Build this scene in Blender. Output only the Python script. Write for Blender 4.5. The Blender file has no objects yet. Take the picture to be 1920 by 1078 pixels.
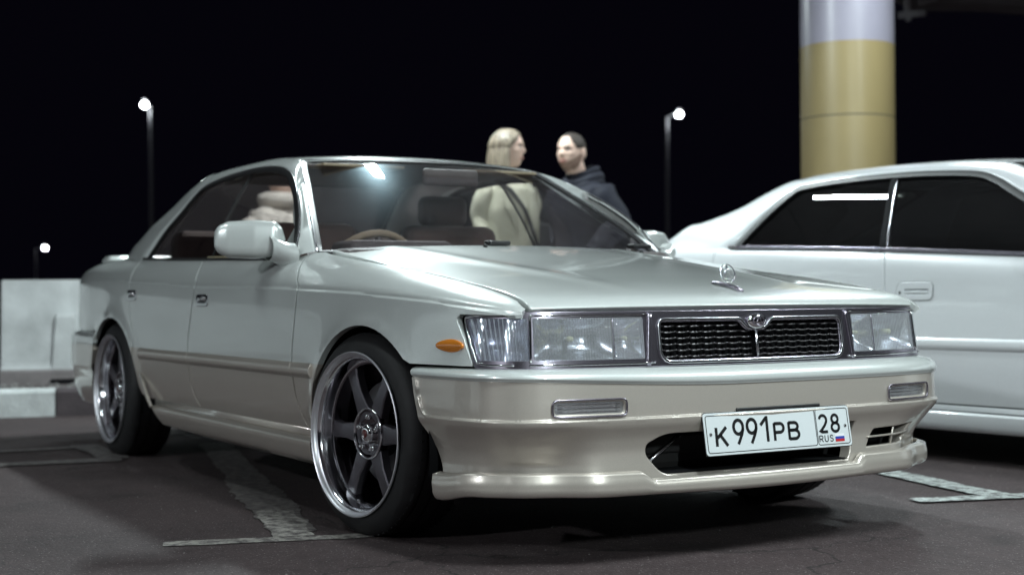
import bpy, bmesh, math, random
import numpy as np
from mathutils import Vector, Matrix
from mathutils.geometry import delaunay_2d_cdt
random.seed(7); np.random.seed(7)
sc = bpy.context.scene
COL = sc.collection
rad = math.radians

# ------------------------------------------------------------------ camera
cam_d = bpy.data.cameras.new('camera'); cam = bpy.data.objects.new('camera', cam_d); COL.objects.link(cam)
_F = Vector((-0.85841162, 0.51291949, 0.00656412)); _R = Vector((0.51287969, 0.85843298, -0.00687383)); _U = Vector((0.00916058, 0.00253398, 0.99995483))
M = Matrix.Identity(4)
for i in range(3):
    M[i][0] = _R[i]; M[i][1] = _U[i]; M[i][2] = -_F[i]
M[0][3], M[1][3], M[2][3] = 3.9122392, -2.64111279, 0.70371723
cam.matrix_world = M
cam_d.sensor_width = 36; cam_d.lens = 2710.59 / 1920 * 36
cam_d.clip_start = 0.05; cam_d.clip_end = 2000
cam_d.dof.use_dof = True; cam_d.dof.focus_distance = 3.95; cam_d.dof.aperture_fstop = 2.6
sc.camera = cam
CAMP = Vector(M.translation)

# ------------------------------------------------------------------ night sky
world = bpy.data.worlds.new('World'); sc.world = world; world.use_nodes = True
wn = world.node_tree.nodes; wl = world.node_tree.links
wn.clear()
wo = wn.new('ShaderNodeOutputWorld'); wb = wn.new('ShaderNodeBackground')
wb.inputs['Color'].default_value = (0.30, 0.26, 0.62, 1); wb.inputs['Strength'].default_value = 0.0045
wl.new(wb.outputs[0], wo.inputs[0])

sc.view_settings.view_transform = 'Standard'; sc.view_settings.look = 'None'
sc.view_settings.gamma = 1; sc.view_settings.use_curve_mapping = False
sc.view_settings.exposure = 0.0
sc.render.engine = 'CYCLES'
cy = sc.cycles
cy.use_denoising = True; cy.max_bounces = 8; cy.transparent_max_bounces = 24
cy.diffuse_bounces = 3; cy.glossy_bounces = 5; cy.transmission_bounces = 6
cy.use_adaptive_sampling = True; cy.adaptive_threshold = 0.02
cy.sample_clamp_indirect = 4.0; cy.caustics_reflective = False; cy.caustics_refractive = False
cy.blur_glossy = 0.5

def area(name, loc, aim, sx, sy, power, col, parent=None, spread=180):
    d = bpy.data.lights.new(name, 'AREA'); d.shape = 'RECTANGLE'; d.size = sx; d.size_y = sy
    d.energy = power; d.color = col; d.spread = rad(spread)
    o = bpy.data.objects.new(name, d); COL.objects.link(o); o.location = loc
    o.rotation_euler = (Vector(aim) - Vector(loc)).to_track_quat('-Z', 'Y').to_euler()
    if parent: o.parent = parent
    return o

# ------------------------------------------------------------------ object helpers
def empty(name, label=None, cat=None, loc=(0, 0, 0), rz=0, group=None):
    o = bpy.data.objects.new(name, None); COL.objects.link(o); o.location = loc; o.rotation_euler = (0, 0, rz)
    o.empty_display_size = .2
    tag(o, label, cat, group); return o
def tag(o, label=None, cat=None, group=None, kind=None):
    if label: o['label'] = label
    if cat: o['category'] = cat
    if group: o['group'] = group
    if kind: o['kind'] = kind
    return o
def mesh(name, verts, faces, mat, parent=None, normals=None, smooth=True):
    me = bpy.data.meshes.new(name)
    me.from_pydata([tuple(v) for v in verts], [], faces)
    me.update()
    if smooth: me.polygons.foreach_set('use_smooth', [True] * len(me.polygons))
    if normals is not None: me.normals_split_custom_set_from_vertices([tuple(n) for n in normals])
    o = bpy.data.objects.new(name, me); COL.objects.link(o)
    if mat is not None: me.materials.append(mat)
    if parent: o.parent = parent
    return o
def frombm(name, bm, mat, parent=None, smooth=False):
    me = bpy.data.meshes.new(name); bm.normal_update(); bm.to_mesh(me); bm.free()
    if smooth: me.polygons.foreach_set('use_smooth', [True] * len(me.polygons))
    o = bpy.data.objects.new(name, me); COL.objects.link(o)
    for m in (mat if isinstance(mat, (list, tuple)) else [mat]): me.materials.append(m)
    if parent: o.parent = parent
    return o
def copy_tree(o, parent=None):
    c = o.copy(); COL.objects.link(c); c.parent = parent
    for ch in list(o.children): copy_tree(ch, c)
    return c
def box(name, c, s, mat, parent=None, bev=0.0, rot=None, seg=2):
    bm = bmesh.new(); bmesh.ops.create_cube(bm, size=1)
    bmesh.ops.scale(bm, vec=s, verts=bm.verts)
    if bev > 0: bmesh.ops.bevel(bm, geom=bm.edges[:] , offset=bev, segments=seg, affect='EDGES', profile=.5)
    if rot is not None: bmesh.ops.rotate(bm, verts=bm.verts, cent=(0, 0, 0), matrix=Matrix.Rotation(rot[1], 3, rot[0]))
    bmesh.ops.translate(bm, vec=c, verts=bm.verts)
    return frombm(name, bm, mat, parent, smooth=False)

class Cv:
    """monotone cubic (pchip) table"""
    def __init__(s, *pts):
        p = sorted(pts); s.x = np.array([q[0] for q in p], float); s.y = np.array([q[1] for q in p], float)
        h = np.diff(s.x); d = np.diff(s.y) / h; m = np.zeros(len(p))
        for i in range(1, len(p) - 1):
            if d[i-1] * d[i] > 0:
                w1 = 2 * h[i] + h[i-1]; w2 = h[i] + 2 * h[i-1]; m[i] = (w1 + w2) / (w1 / d[i-1] + w2 / d[i])
        m[0] = d[0]; m[-1] = d[-1]; s.m = m
    def __call__(s, t):
        t = min(max(t, s.x[0]), s.x[-1]); i = int(min(max(np.searchsorted(s.x, t) - 1, 0), len(s.x) - 2))
        h = s.x[i+1] - s.x[i]; u = (t - s.x[i]) / h
        return float((2*u**3-3*u**2+1)*s.y[i] + (u**3-2*u**2+u)*h*s.m[i] + (-2*u**3+3*u**2)*s.y[i+1] + (u**3-u**2)*h*s.m[i+1])
def crom(pts, n=8, closed=False):
    P = [np.array(p, float) for p in pts]; out = []; N = len(P)
    rng = range(N if closed else N - 1)
    for i in rng:
        a = P[(i-1) % N] if (closed or i > 0) else 2*P[0] - P[1]
        b = P[i]; c = P[(i+1) % N]
        d = P[(i+2) % N] if (closed or i + 2 < N) else 2*P[-1] - P[-2]
        for k in range(n):
            t = k / n
            out.append(.5*((2*b) + (-a+c)*t + (2*a-5*b+4*c-d)*t*t + (-a+3*b-3*c+d)*t**3))
    if not closed: out.append(P[-1])
    return out
class Plan:
    """arc-length parametrised half plan curve (x,y) mirrored over y=0 -> P(u)=(x,y), n(u)"""
    def __init__(s, pts):
        c = np.array(crom(pts, 10)); full = np.vstack([c[::-1][:-1] * [1, -1], c])
        L = np.concatenate([[0], np.cumsum(np.linalg.norm(np.diff(full, axis=0), axis=1))])
        s.mid = L[len(c) - 1]; s.L = L - s.mid; s.p = full; s.umax = s.L[-1]
    def __call__(s, u):
        x = np.interp(u, s.L, s.p[:, 0]); y = np.interp(u, s.L, s.p[:, 1]); return x, y
    def n(s, u):
        a = s(u - .012); b = s(u + .012); t = np.array([b[0]-a[0], b[1]-a[1]]); t /= np.linalg.norm(t) + 1e-12
        return np.array([t[1], -t[0]])
    def u_of_y(s, y):
        # front-ish part: monotone y
        return float(np.interp(y, s.p[:, 1], s.L))
    def u_of_x(s, x, side):
        c = s.p[len(s.p)//2:]; Lh = s.L[len(s.p)//2:]
        return side * float(np.interp(-x, -c[:, 0], Lh))

def inpoly(P, poly):
    P = np.asarray(P); x, y = P[:, 0], P[:, 1]; r = np.zeros(len(P), bool); n = len(poly); j = n - 1
    for i in range(n):
        xi, yi = poly[i]; xj, yj = poly[j]
        cond = ((yi > y) != (yj > y)) & (x < (xj-xi)*(y-yi)/((yj-yi) + 1e-15) + xi); r ^= cond; j = i
    return r
def dist_poly(P, poly):
    P = np.asarray(P); A = np.array(poly); B = np.roll(A, -1, 0); d = np.full(len(P), 1e9)
    for a, b in zip(A, B):
        ab = b - a; t = np.clip(((P - a) @ ab) / (ab @ ab + 1e-15), 0, 1)
        d = np.minimum(d, np.linalg.norm(P - a - t[:, None] * ab, axis=1))
    return d
def densify(poly, res):
    out = []; n = len(poly)
    for i in range(n):
        a = np.array(poly[i], float); b = np.array(poly[(i+1) % n], float); L = np.linalg.norm(b - a)
        if L < 1e-6: continue
        k = max(1, int(math.ceil(L / res)))
        for j in range(k): out.append(a + (b - a) * j / k)
    return out
def offset_poly(poly, d):
    """inset a ccw polygon by d (negative grows)"""
    P = np.array(poly); n = len(P); out = []
    for i in range(n):
        a = P[i-1]; b = P[i]; c = P[(i+1) % n]
        t1 = b - a; t1 /= np.linalg.norm(t1) + 1e-12; t2 = c - b; t2 /= np.linalg.norm(t2) + 1e-12
        n1 = np.array([-t1[1], t1[0]]); n2 = np.array([-t2[1], t2[0]])
        m = n1 + n2; L = m @ m
        m = m * (2 / max(L, .5)) if L > 1e-9 else n1
        out.append(b + m * d)
    return out
def area2(poly):
    P = np.array(poly); return .5 * np.sum(P[:, 0]*np.roll(P[:, 1], -1) - np.roll(P[:, 0], -1)*P[:, 1])
def round_poly(pts, r, seg=5):
    """pts: list of (x,y) or (x,y,r)"""
    n = len(pts); out = []
    for i in range(n):
        a = np.array(pts[i-1][:2], float); b = np.array(pts[i][:2], float); c = np.array(pts[(i+1) % n][:2], float)
        rr = pts[i][2] if len(pts[i]) > 2 else r
        if rr <= 1e-6: out.append(b); continue
        u = a - b; v = c - b; lu = np.linalg.norm(u); lv = np.linalg.norm(v); u /= lu; v /= lv
        dd = min(rr, lu*.49, lv*.49); p = b + u*dd; q = b + v*dd
        for k in range(seg + 1):
            t = k/seg; out.append((1-t)**2*p + 2*t*(1-t)*b + t*t*q)
    return out

def panel(name, S, outline, mat, parent, sgn=1, holes=(), res=.035, edge=.0025, depth=.018, gap=.0018, lift=0.0, eseg=3, hole_edge=None, extra=None):
    """Skin the surface S(a,b) inside an outline with rolled edges. sgn: sign of dS/da x dS/db giving the outward normal."""
    eps = 1e-3
    out = [np.array(p, float) for p in outline]
    if area2(out) < 0: out = out[::-1]
    if gap: out = offset_poly(out, gap+edge)
    out = densify(out, res)
    loops = [out]
    for h in holes:
        h = [np.array(p, float) for p in h]
        if area2(h) > 0: h = h[::-1]
        loops.append(densify(h, res))
    co = [Vector((float(p[0]), float(p[1]))) for l in loops for p in l]; edges = []; k = 0
    for l in loops:
        edges += [(k+i, k+(i+1) % len(l)) for i in range(len(l))]; k += len(l)
    nb = k
    A = np.array(out); lo = A.min(0); hi = A.max(0)
    gx, gy = np.meshgrid(np.arange(lo[0]+res*.5, hi[0], res), np.arange(lo[1]+res*.5, hi[1], res)); G = np.stack([gx.ravel(), gy.ravel()], 1)
    if len(G):
        ok = inpoly(G, out)
        for l in loops[1:]: ok &= ~inpoly(G, l)
        G = G[ok]
        for l in loops:
            if len(G): G = G[dist_poly(G, l) > res*.45]
    if extra is not None and len(extra):
        X = np.array(extra, float); ok = inpoly(X, out)
        for l in loops[1:]: ok &= ~inpoly(X, l)
        X = X[ok]
        for l in loops:
            if len(X): X = X[dist_poly(X, l) > .0015]
        if len(X) and len(G):
            keep = np.ones(len(G), bool)
            for i in range(0, len(G), 2000):
                blk = G[i:i+2000]; keep[i:i+2000] = (np.abs(blk[:, None, :]-X[None]).max(2).min(1) > res*.35)
            G = G[keep]
        G = np.vstack([G, X]) if len(G) else X
    co += [Vector((float(g[0]), float(g[1]))) for g in G]
    V2, _, F2, ov, _, _ = delaunay_2d_cdt(co, edges, [], 0, 1e-7)
    m = {}
    for i, src in enumerate(ov):
        for s_ in src: m[s_] = i
    V2 = [np.array(v) for v in V2]
    cen = np.array([(V2[f[0]] + V2[f[1]] + V2[f[2]]) / 3 for f in F2]); ok = inpoly(cen, out)
    for l in loops[1:]: ok &= ~inpoly(cen, l)
    def ev(p):
        P = np.array(S(p[0], p[1]), float); pa = np.array(S(p[0]+eps, p[1])); ma = np.array(S(p[0]-eps, p[1])); pb = np.array(S(p[0], p[1]+eps)); mb = np.array(S(p[0], p[1]-eps))
        n = np.cross(pa - ma, pb - mb) * sgn; n /= np.linalg.norm(n) + 1e-15
        return P + n*lift, n
    ver = []; nor = []
    for p in V2:
        P, n = ev(p); ver.append(P); nor.append(n)
    fac = [tuple(f) if sgn > 0 else tuple(f[::-1]) for f, o in zip(F2, ok) if o]
    k = 0
    for li, l in enumerate(loops):
        n_ = len(l); ids = [m[k+i] for i in range(n_)]; k += n_
        e = edge if li == 0 or hole_edge is None else hole_edge; ring = ids
        if e <= 0 and depth <= 0: continue
        tn = []
        for i in range(n_):
            a = l[i-1]; b = l[(i+1) % n_]; t2 = b - a; t2 /= np.linalg.norm(t2) + 1e-12
            o2 = np.array([t2[1], -t2[0]])
            P, n = ver[ids[i]], nor[ids[i]]
            q = np.array(S(l[i][0]+o2[0]*eps, l[i][1]+o2[1]*eps)) - np.array(S(l[i][0], l[i][1]))
            q -= n*(q @ n); L = np.linalg.norm(q); q = q / L if L > 1e-9 else q
            tn.append((P, n, q))
        steps = [(e*math.sin(a), -e*(1-math.cos(a)), a) for a in [math.pi/2*j/eseg for j in range(1, eseg+1)]] if e > 0 else []
        steps.append((e, -e - depth, math.pi/2))
        for so, sn, a in steps:
            new = []
            for P, n, q in tn:
                ver.append(P + q*so + n*sn); nor.append(n*math.cos(a) + q*math.sin(a)); new.append(len(ver)-1)
            for i in range(n_):
                j = (i+1) % n_; f = (ring[i], new[i], new[j], ring[j])
                fac.append(f if sgn > 0 else f[::-1])
            ring = new
    # drop unused
    used = sorted({i for f in fac for i in f}); mp = {a: b for b, a in enumerate(used)}
    ver = [ver[i] for i in used]; nor = [nor[i] for i in used]; fac = [tuple(mp[i] for i in f) for f in fac]
    return mesh(name, ver, fac, mat, parent, nor)

def gridmesh(name, G, mat, parent=None, closeu=False, flip=False, smooth=True):
    G = np.array(G); nu, nv = G.shape[:2]; V = G.reshape(-1, 3); F = []
    for i in range(nu if closeu else nu - 1):
        for j in range(nv - 1):
            a = i*nv + j; b = ((i+1) % nu)*nv + j; f = (a, b, b+1, a+1)
            F.append(f[::-1] if flip else f)
    return mesh(name, V, F, mat, parent, smooth=smooth)
def sweep(name, pts, prof, mat, parent=None, normals=None, closed=False, caps=True, smooth=True, bm_out=None):
    """prof: closed loop of (b,n): b along binormal, n along given normal"""
    P = [np.array(p, float) for p in pts]; N = len(P); V = []; K = len(prof)
    for i in range(N):
        a = P[i-1] if (closed or i > 0) else P[i]; b = P[(i+1) % N] if (closed or i < N-1) else P[i]
        T = b - a; T /= np.linalg.norm(T) + 1e-12
        n = np.array(normals[i] if isinstance(normals, list) else (normals if normals is not None else (0, 0, 1)), float)
        B = np.cross(T, n); B /= np.linalg.norm(B) + 1e-12; n = np.cross(B, T)
        for pb, pn in prof: V.append(P[i] + B*pb + n*pn)
    F = []
    for i in range(N if closed else N-1):
        for k in range(K):
            a = i*K+k; b = i*K+(k+1) % K; c = ((i+1) % N)*K+(k+1) % K; d = ((i+1) % N)*K+k
            F.append((a, b, c, d))
    if not closed and caps:
        F.append(tuple(range(K))[::-1]); F.append(tuple((N-1)*K+k for k in range(K)))
    o = mesh(name, V, F, mat, parent, smooth=smooth)
    fix_normals(o)
    return o
def fix_normals(o):
    bm = bmesh.new(); bm.from_mesh(o.data); bmesh.ops.recalc_face_normals(bm, faces=bm.faces); bm.to_mesh(o.data); bm.free()
    return o
def sharp(o, deg=35):
    o.data.set_sharp_from_angle(angle=rad(deg)); return o
def circ(r, n=8, rx=None): return [(r*math.cos(2*math.pi*k/n), (rx or r)*math.sin(2*math.pi*k/n)) for k in range(n)]
def rrect(w, h, r=0.002): return [tuple(p) for p in round_poly([(-w/2, -h/2), (w/2, -h/2), (w/2, h/2), (-w/2, h/2)], r, 3)]
def tube(name, pts, r, mat, parent=None, n=8, closed=False):
    P = [np.array(p, float) for p in pts]; up = (0, 0, 1)
    T = P[-1]-P[0] if not closed else np.array([1, 0, 0.])
    if abs(T[2]) > .9*np.linalg.norm(T): up = (1, 0.01, 0)
    return sweep(name, pts, circ(r, n), mat, parent, normals=up, closed=closed)
def lathe(name, prof, mat, parent=None, axis='y', n=64, c=(0, 0, 0), outsgn=-1, sharpdeg=None):
    """prof (r,d): d along -y*... position y = outsgn*(-d): d positive = inward"""
    V = []; K = len(prof)
    for i in range(n):
        a = 2*math.pi*i/n
        for r, d in prof:
            if axis == 'y': V.append((c[0]+r*math.cos(a), c[1]-outsgn*d, c[2]+r*math.sin(a)))
            elif axis == 'z': V.append((c[0]+r*math.cos(a), c[1]+r*math.sin(a), c[2]+d))
            else: V.append((c[0]+d, c[1]+r*math.cos(a), c[2]+r*math.sin(a)))
    F = [(i*K+j, ((i+1) % n)*K+j, ((i+1) % n)*K+j+1, i*K+j+1) for i in range(n) for j in range(K-1)]
    o = mesh(name, V, F, mat, parent); 
    bm = bmesh.new(); bm.from_mesh(o.data); bmesh.ops.remove_doubles(bm, verts=bm.verts, dist=1e-6); bmesh.ops.recalc_face_normals(bm, faces=bm.faces); bm.to_mesh(o.data); bm.free()
    if sharpdeg: sharp(o, sharpdeg)
    return o
# ------------------------------------------------------------------ materials
def newmat(name):
    m = bpy.data.materials.new(name); m.use_nodes = True; nt = m.node_tree; nt.nodes.clear()
    out = nt.nodes.new('ShaderNodeOutputMaterial'); return m, nt, nt.nodes, nt.links, out
def pri(name, col, rough=.5, metal=0, coat=0, coat_r=.03, spec=.5, trans=0, ior=1.5, emit=None, es=0, noise=None, bump=None, sheen=0):
    m, nt, N, L, out = newmat(name)
    b = N.new('ShaderNodeBsdfPrincipled'); L.new(b.outputs[0], out.inputs[0])
    b.inputs['Base Color'].default_value = (*col, 1); b.inputs['Roughness'].default_value = rough; b.inputs['Metallic'].default_value = metal
    b.inputs['Coat Weight'].default_value = coat; b.inputs['Coat Roughness'].default_value = coat_r
    b.inputs['Specular IOR Level'].default_value = spec; b.inputs['IOR'].default_value = ior
    b.inputs['Transmission Weight'].default_value = trans
    if sheen: b.inputs['Sheen Weight'].default_value = sheen
    if emit: b.inputs['Emission Color'].default_value = (*emit, 1); b.inputs['Emission Strength'].default_value = es
    tc = N.new('ShaderNodeTexCoord')
    if noise:   # (scale, amount, detail)
        n = N.new('ShaderNodeTexNoise'); n.inputs['Scale'].default_value = noise[0]; n.inputs['Detail'].default_value = noise[2] if len(noise) > 2 else 5
        L.new(tc.outputs['Object'], n.inputs['Vector'])
        mr = N.new('ShaderNodeMapRange'); mr.inputs['From Min'].default_value = .25; mr.inputs['From Max'].default_value = .75
        mr.inputs['To Min'].default_value = 1-noise[1]; mr.inputs['To Max'].default_value = 1+noise[1]; L.new(n.outputs[0], mr.inputs[0])
        mx = N.new('ShaderNodeVectorMath'); mx.operation = 'SCALE'; mx.inputs[0].default_value = col; L.new(mr.outputs[0], mx.inputs['Scale']); L.new(mx.outputs[0], b.inputs['Base Color'])
    if bump:    # (scale, strength, dist)
        n = N.new('ShaderNodeTexNoise'); n.inputs['Scale'].default_value = bump[0]; n.inputs['Detail'].default_value = 4
        L.new(tc.outputs['Object'], n.inputs['Vector'])
        bp = N.new('ShaderNodeBump'); bp.inputs['Strength'].default_value = bump[1]; bp.inputs['Distance'].default_value = bump[2]
        L.new(n.outputs[0], bp.inputs['Height']); L.new(bp.outputs[0], b.inputs['Normal'])
    return m
def paint(name, up, lo=None, split=.5, metal_up=.34, metal_lo=.46, rough=.31, dirt=.12):
    """two-stage pearl car paint; lower colour starts at height split; light dust near the sills"""
    m, nt, N, L, out = newmat(name)
    b = N.new('ShaderNodeBsdfPrincipled'); L.new(b.outputs[0], out.inputs[0])
    b.inputs['Coat Weight'].default_value = 1.0; b.inputs['Coat Roughness'].default_value = .025; b.inputs['Coat IOR'].default_value = 1.5
    tc = N.new('ShaderNodeTexCoord')
    sep = N.new('ShaderNodeSeparateXYZ'); L.new(tc.outputs['Object'], sep.inputs[0])
    fl = N.new('ShaderNodeTexNoise'); fl.inputs['Scale'].default_value = 900; fl.inputs['Detail'].default_value = 1; L.new(tc.outputs['Object'], fl.inputs['Vector'])
    cl = N.new('ShaderNodeTexNoise'); cl.inputs['Scale'].default_value = 2.2; cl.inputs['Detail'].default_value = 7; cl.inputs['Roughness'].default_value = .65; L.new(tc.outputs['Object'], cl.inputs['Vector'])
    mrf = N.new('ShaderNodeMapRange'); mrf.inputs['From Min'].default_value = .3; mrf.inputs['From Max'].default_value = .7; mrf.inputs['To Min'].default_value = .9; mrf.inputs['To Max'].default_value = 1.1; L.new(fl.outputs[0], mrf.inputs[0])
    def mixc(f, a, c):
        x = N.new('ShaderNodeMix'); x.data_type = 'RGBA'
        (L.new(f, x.inputs[0]) if hasattr(f, 'links') else x.inputs[0].__setattr__('default_value', f))
        for k, v in ((6, a), (7, c)):
            if hasattr(v, 'links'): L.new(v, x.inputs[k])
            else: x.inputs[k].default_value = (*v, 1)
        return x.outputs[2]
    if lo:
        st = N.new('ShaderNodeMapRange'); st.inputs['From Min'].default_value = split-.0008; st.inputs['From Max'].default_value = split+.0008; L.new(sep.outputs[2], st.inputs[0])
        base = mixc(st.outputs[0], lo, up)
        mm = N.new('ShaderNodeMapRange'); mm.inputs['To Min'].default_value = metal_lo; mm.inputs['To Max'].default_value = metal_up; L.new(st.outputs[0], mm.inputs[0]); L.new(mm.outputs[0], b.inputs['Metallic'])
    else:
        base = mixc(0.0, up, up); b.inputs['Metallic'].default_value = metal_up
    # dust film: low on the body, patchy
    dz = N.new('ShaderNodeMapRange'); dz.inputs['From Min'].default_value = .55; dz.inputs['From Max'].default_value = .18; L.new(sep.outputs[2], dz.inputs[0])
    md = N.new('ShaderNodeMath'); md.operation = 'MULTIPLY'; L.new(dz.outputs[0], md.inputs[0]); L.new(cl.outputs[0], md.inputs[1])
    md2 = N.new('ShaderNodeMath'); md2.operation = 'MULTIPLY_ADD'; L.new(md.outputs[0], md2.inputs[0]); md2.inputs[1].default_value = dirt*3; md2.inputs[2].default_value = dirt*.15; md2.use_clamp = True
    base2 = mixc(md2.outputs[0], base, (.16, .13, .11))
    sc_ = N.new('ShaderNodeVectorMath'); sc_.operation = 'SCALE'; L.new(base2, sc_.inputs[0]); L.new(mrf.outputs[0], sc_.inputs['Scale']); L.new(sc_.outputs[0], b.inputs['Base Color'])
    rr = N.new('ShaderNodeMath'); rr.operation = 'MULTIPLY_ADD'; L.new(cl.outputs[0], rr.inputs[0]); rr.inputs[1].default_value = .15; rr.inputs[2].default_value = rough-.07; L.new(rr.outputs[0], b.inputs['Roughness'])
    cr_ = N.new('ShaderNodeMath'); cr_.operation = 'MULTIPLY_ADD'; L.new(md2.outputs[0], cr_.inputs[0]); cr_.inputs[1].default_value = .35; cr_.inputs[2].default_value = .02; L.new(cr_.outputs[0], b.inputs['Coat Roughness'])
    # sheet metal is never optically flat: long soft waves + orange peel
    wv = N.new('ShaderNodeTexNoise'); wv.inputs['Scale'].default_value = 3.5; wv.inputs['Detail'].default_value = 1; L.new(tc.outputs['Object'], wv.inputs['Vector'])
    bp = N.new('ShaderNodeBump'); bp.inputs['Strength'].default_value = .12; bp.inputs['Distance'].default_value = .006; L.new(wv.outputs[0], bp.inputs['Height'])
    op = N.new('ShaderNodeTexNoise'); op.inputs['Scale'].default_value = 260; op.inputs['Detail'].default_value = 1; L.new(tc.outputs['Object'], op.inputs['Vector'])
    bp2 = N.new('ShaderNodeBump'); bp2.inputs['Strength'].default_value = .04; bp2.inputs['Distance'].default_value = .0006; L.new(op.outputs[0], bp2.inputs['Height']); L.new(bp.outputs[0], bp2.inputs['Normal'])
    L.new(bp2.outputs[0], b.inputs['Coat Normal']); L.new(bp2.outputs[0], b.inputs['Normal'])
    return m
def schlick(N, L, f0=.04, mult=1.0):
    """two-sided Fresnel: same from inside and outside of a thin pane"""
    lw = N.new('ShaderNodeLayerWeight'); lw.inputs[0].default_value = .5
    p = N.new('ShaderNodeMath'); p.operation = 'POWER'; L.new(lw.outputs['Facing'], p.inputs[0]); p.inputs[1].default_value = 5
    q = N.new('ShaderNodeMath'); q.operation = 'MULTIPLY_ADD'; L.new(p.outputs[0], q.inputs[0]); q.inputs[1].default_value = (1-f0)*mult; q.inputs[2].default_value = f0*mult; q.use_clamp = True
    return q.outputs[0]
def glass(name, tint=(.6, .6, .6), dust=.03, rough=.0, haze=.0, ior=1.5, smear=False):
    """thin pane: clear view through plus mirror reflection, with a dusty film"""
    m, nt, N, L, out = newmat(name)
    tr = N.new('ShaderNodeBsdfTransparent'); tr.inputs[0].default_value = (*tint, 1)
    gl = N.new('ShaderNodeBsdfGlossy'); gl.inputs['Roughness'].default_value = rough; gl.inputs[0].default_value = (1, 1, 1, 1)
    mx = N.new('ShaderNodeMixShader'); L.new(schlick(N, L, .08), mx.inputs[0]); L.new(tr.outputs[0], mx.inputs[1]); L.new(gl.outputs[0], mx.inputs[2])
    tc = N.new('ShaderNodeTexCoord'); n = N.new('ShaderNodeTexNoise'); n.inputs['Scale'].default_value = 5; n.inputs['Detail'].default_value = 9; n.inputs['Roughness'].default_value = .7; L.new(tc.outputs['Object'], n.inputs['Vector'])
    vo = N.new('ShaderNodeTexVoronoi'); vo.inputs['Scale'].default_value = 26; vo.inputs['Randomness'].default_value = 1; L.new(tc.outputs['Object'], vo.inputs['Vector'])
    sp = N.new('ShaderNodeMapRange'); sp.inputs['From Min'].default_value = .11; sp.inputs['From Max'].default_value = .06; sp.inputs['To Max'].default_value = dust*3; L.new(vo.outputs['Distance'], sp.inputs[0])
    mr = N.new('ShaderNodeMapRange'); mr.inputs['From Min'].default_value = .3; mr.inputs['From Max'].default_value = .8; mr.inputs['To Min'].default_value = dust*.5; mr.inputs['To Max'].default_value = dust*1.8; L.new(n.outputs[0], mr.inputs[0])
    ad = N.new('ShaderNodeMath'); ad.operation = 'ADD'; L.new(mr.outputs[0], ad.inputs[0]); L.new(sp.outputs[0], ad.inputs[1])
    df = N.new('ShaderNodeBsdfDiffuse'); df.inputs[0].default_value = (.62, .6, .6, 1)
    mx2 = N.new('ShaderNodeMixShader'); L.new(ad.outputs[0], mx2.inputs[0]); L.new(mx.outputs[0], mx2.inputs[1]); L.new(df.outputs[0], mx2.inputs[2])
    last = mx2
    if smear:   # greasy wiper film: a weak broad lobe stretched across the wiping direction
        g2 = N.new('ShaderNodeBsdfGlossy'); g2.inputs['Roughness'].default_value = .24
        g2.inputs[0].default_value = (.7, .9, 1, 1)
        mx3 = N.new('ShaderNodeMixShader'); mx3.inputs[0].default_value = smear; L.new(last.outputs[0], mx3.inputs[1]); L.new(g2.outputs[0], mx3.inputs[2]); last = mx3
    L.new(last.outputs[0], out.inputs[0]); return m
def lens_mat(name, tint, flute_axis=1, fl=110, cells=False, glossy=.42):
    """pressed-glass lamp lens with flutes"""
    m, nt, N, L, out = newmat(name)
    tc = N.new('ShaderNodeTexCoord'); sep = N.new('ShaderNodeSeparateXYZ'); L.new(tc.outputs['Object'], sep.inputs[0])
    def sine(sock, k):
        a = N.new('ShaderNodeMath'); a.operation = 'MULTIPLY'; a.inputs[1].default_value = k; L.new(sock, a.inputs[0])
        s = N.new('ShaderNodeMath'); s.operation = 'SINE'; L.new(a.outputs[0], s.inputs[0]); return s.outputs[0]
    h = sine(sep.outputs[flute_axis], fl*2*math.pi)
    n2 = N.new('ShaderNodeTexNoise'); n2.inputs['Scale'].default_value = 45; n2.inputs['Detail'].default_value = 3; L.new(tc.outputs['Object'], n2.inputs['Vector'])
    ad = N.new('ShaderNodeMath'); ad.operation = 'MULTIPLY_ADD'; L.new(n2.outputs[0], ad.inputs[0]); ad.inputs[1].default_value = 1.6 if cells else .6; L.new(h, ad.inputs[2])
    bp = N.new('ShaderNodeBump'); bp.inputs['Strength'].default_value = .8; bp.inputs['Distance'].default_value = .0014; L.new(ad.outputs[0], bp.inputs['Height'])
    tr = N.new('ShaderNodeBsdfTransparent'); tr.inputs[0].default_value = (*tint, 1)
    gl = N.new('ShaderNodeBsdfGlossy'); gl.inputs['Roughness'].default_value = .06; L.new(bp.outputs[0], gl.inputs['Normal']); gl.inputs[0].default_value = (*[min(1, t*1.08) for t in tint], 1)
    mx = N.new('ShaderNodeMixShader'); mx.inputs[0].default_value = glossy; L.new(tr.outputs[0], mx.inputs[1]); L.new(gl.outputs[0], mx.inputs[2])
    df = N.new('ShaderNodeBsdfDiffuse'); df.inputs[0].default_value = (*[t*.8 for t in tint], 1)
    mx2 = N.new('ShaderNodeMixShader'); mx2.inputs[0].default_value = .22; L.new(mx.outputs[0], mx2.inputs[1]); L.new(df.outputs[0], mx2.inputs[2])
    g2 = N.new('ShaderNodeBsdfGlossy'); g2.inputs['Roughness'].default_value = .01; mx3 = N.new('ShaderNodeMixShader'); L.new(schlick(N, L, .045), mx3.inputs[0]); L.new(mx2.outputs[0], mx3.inputs[1]); L.new(g2.outputs[0], mx3.inputs[2])
    L.new(mx3.outputs[0], out.inputs[0]); return m

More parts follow.
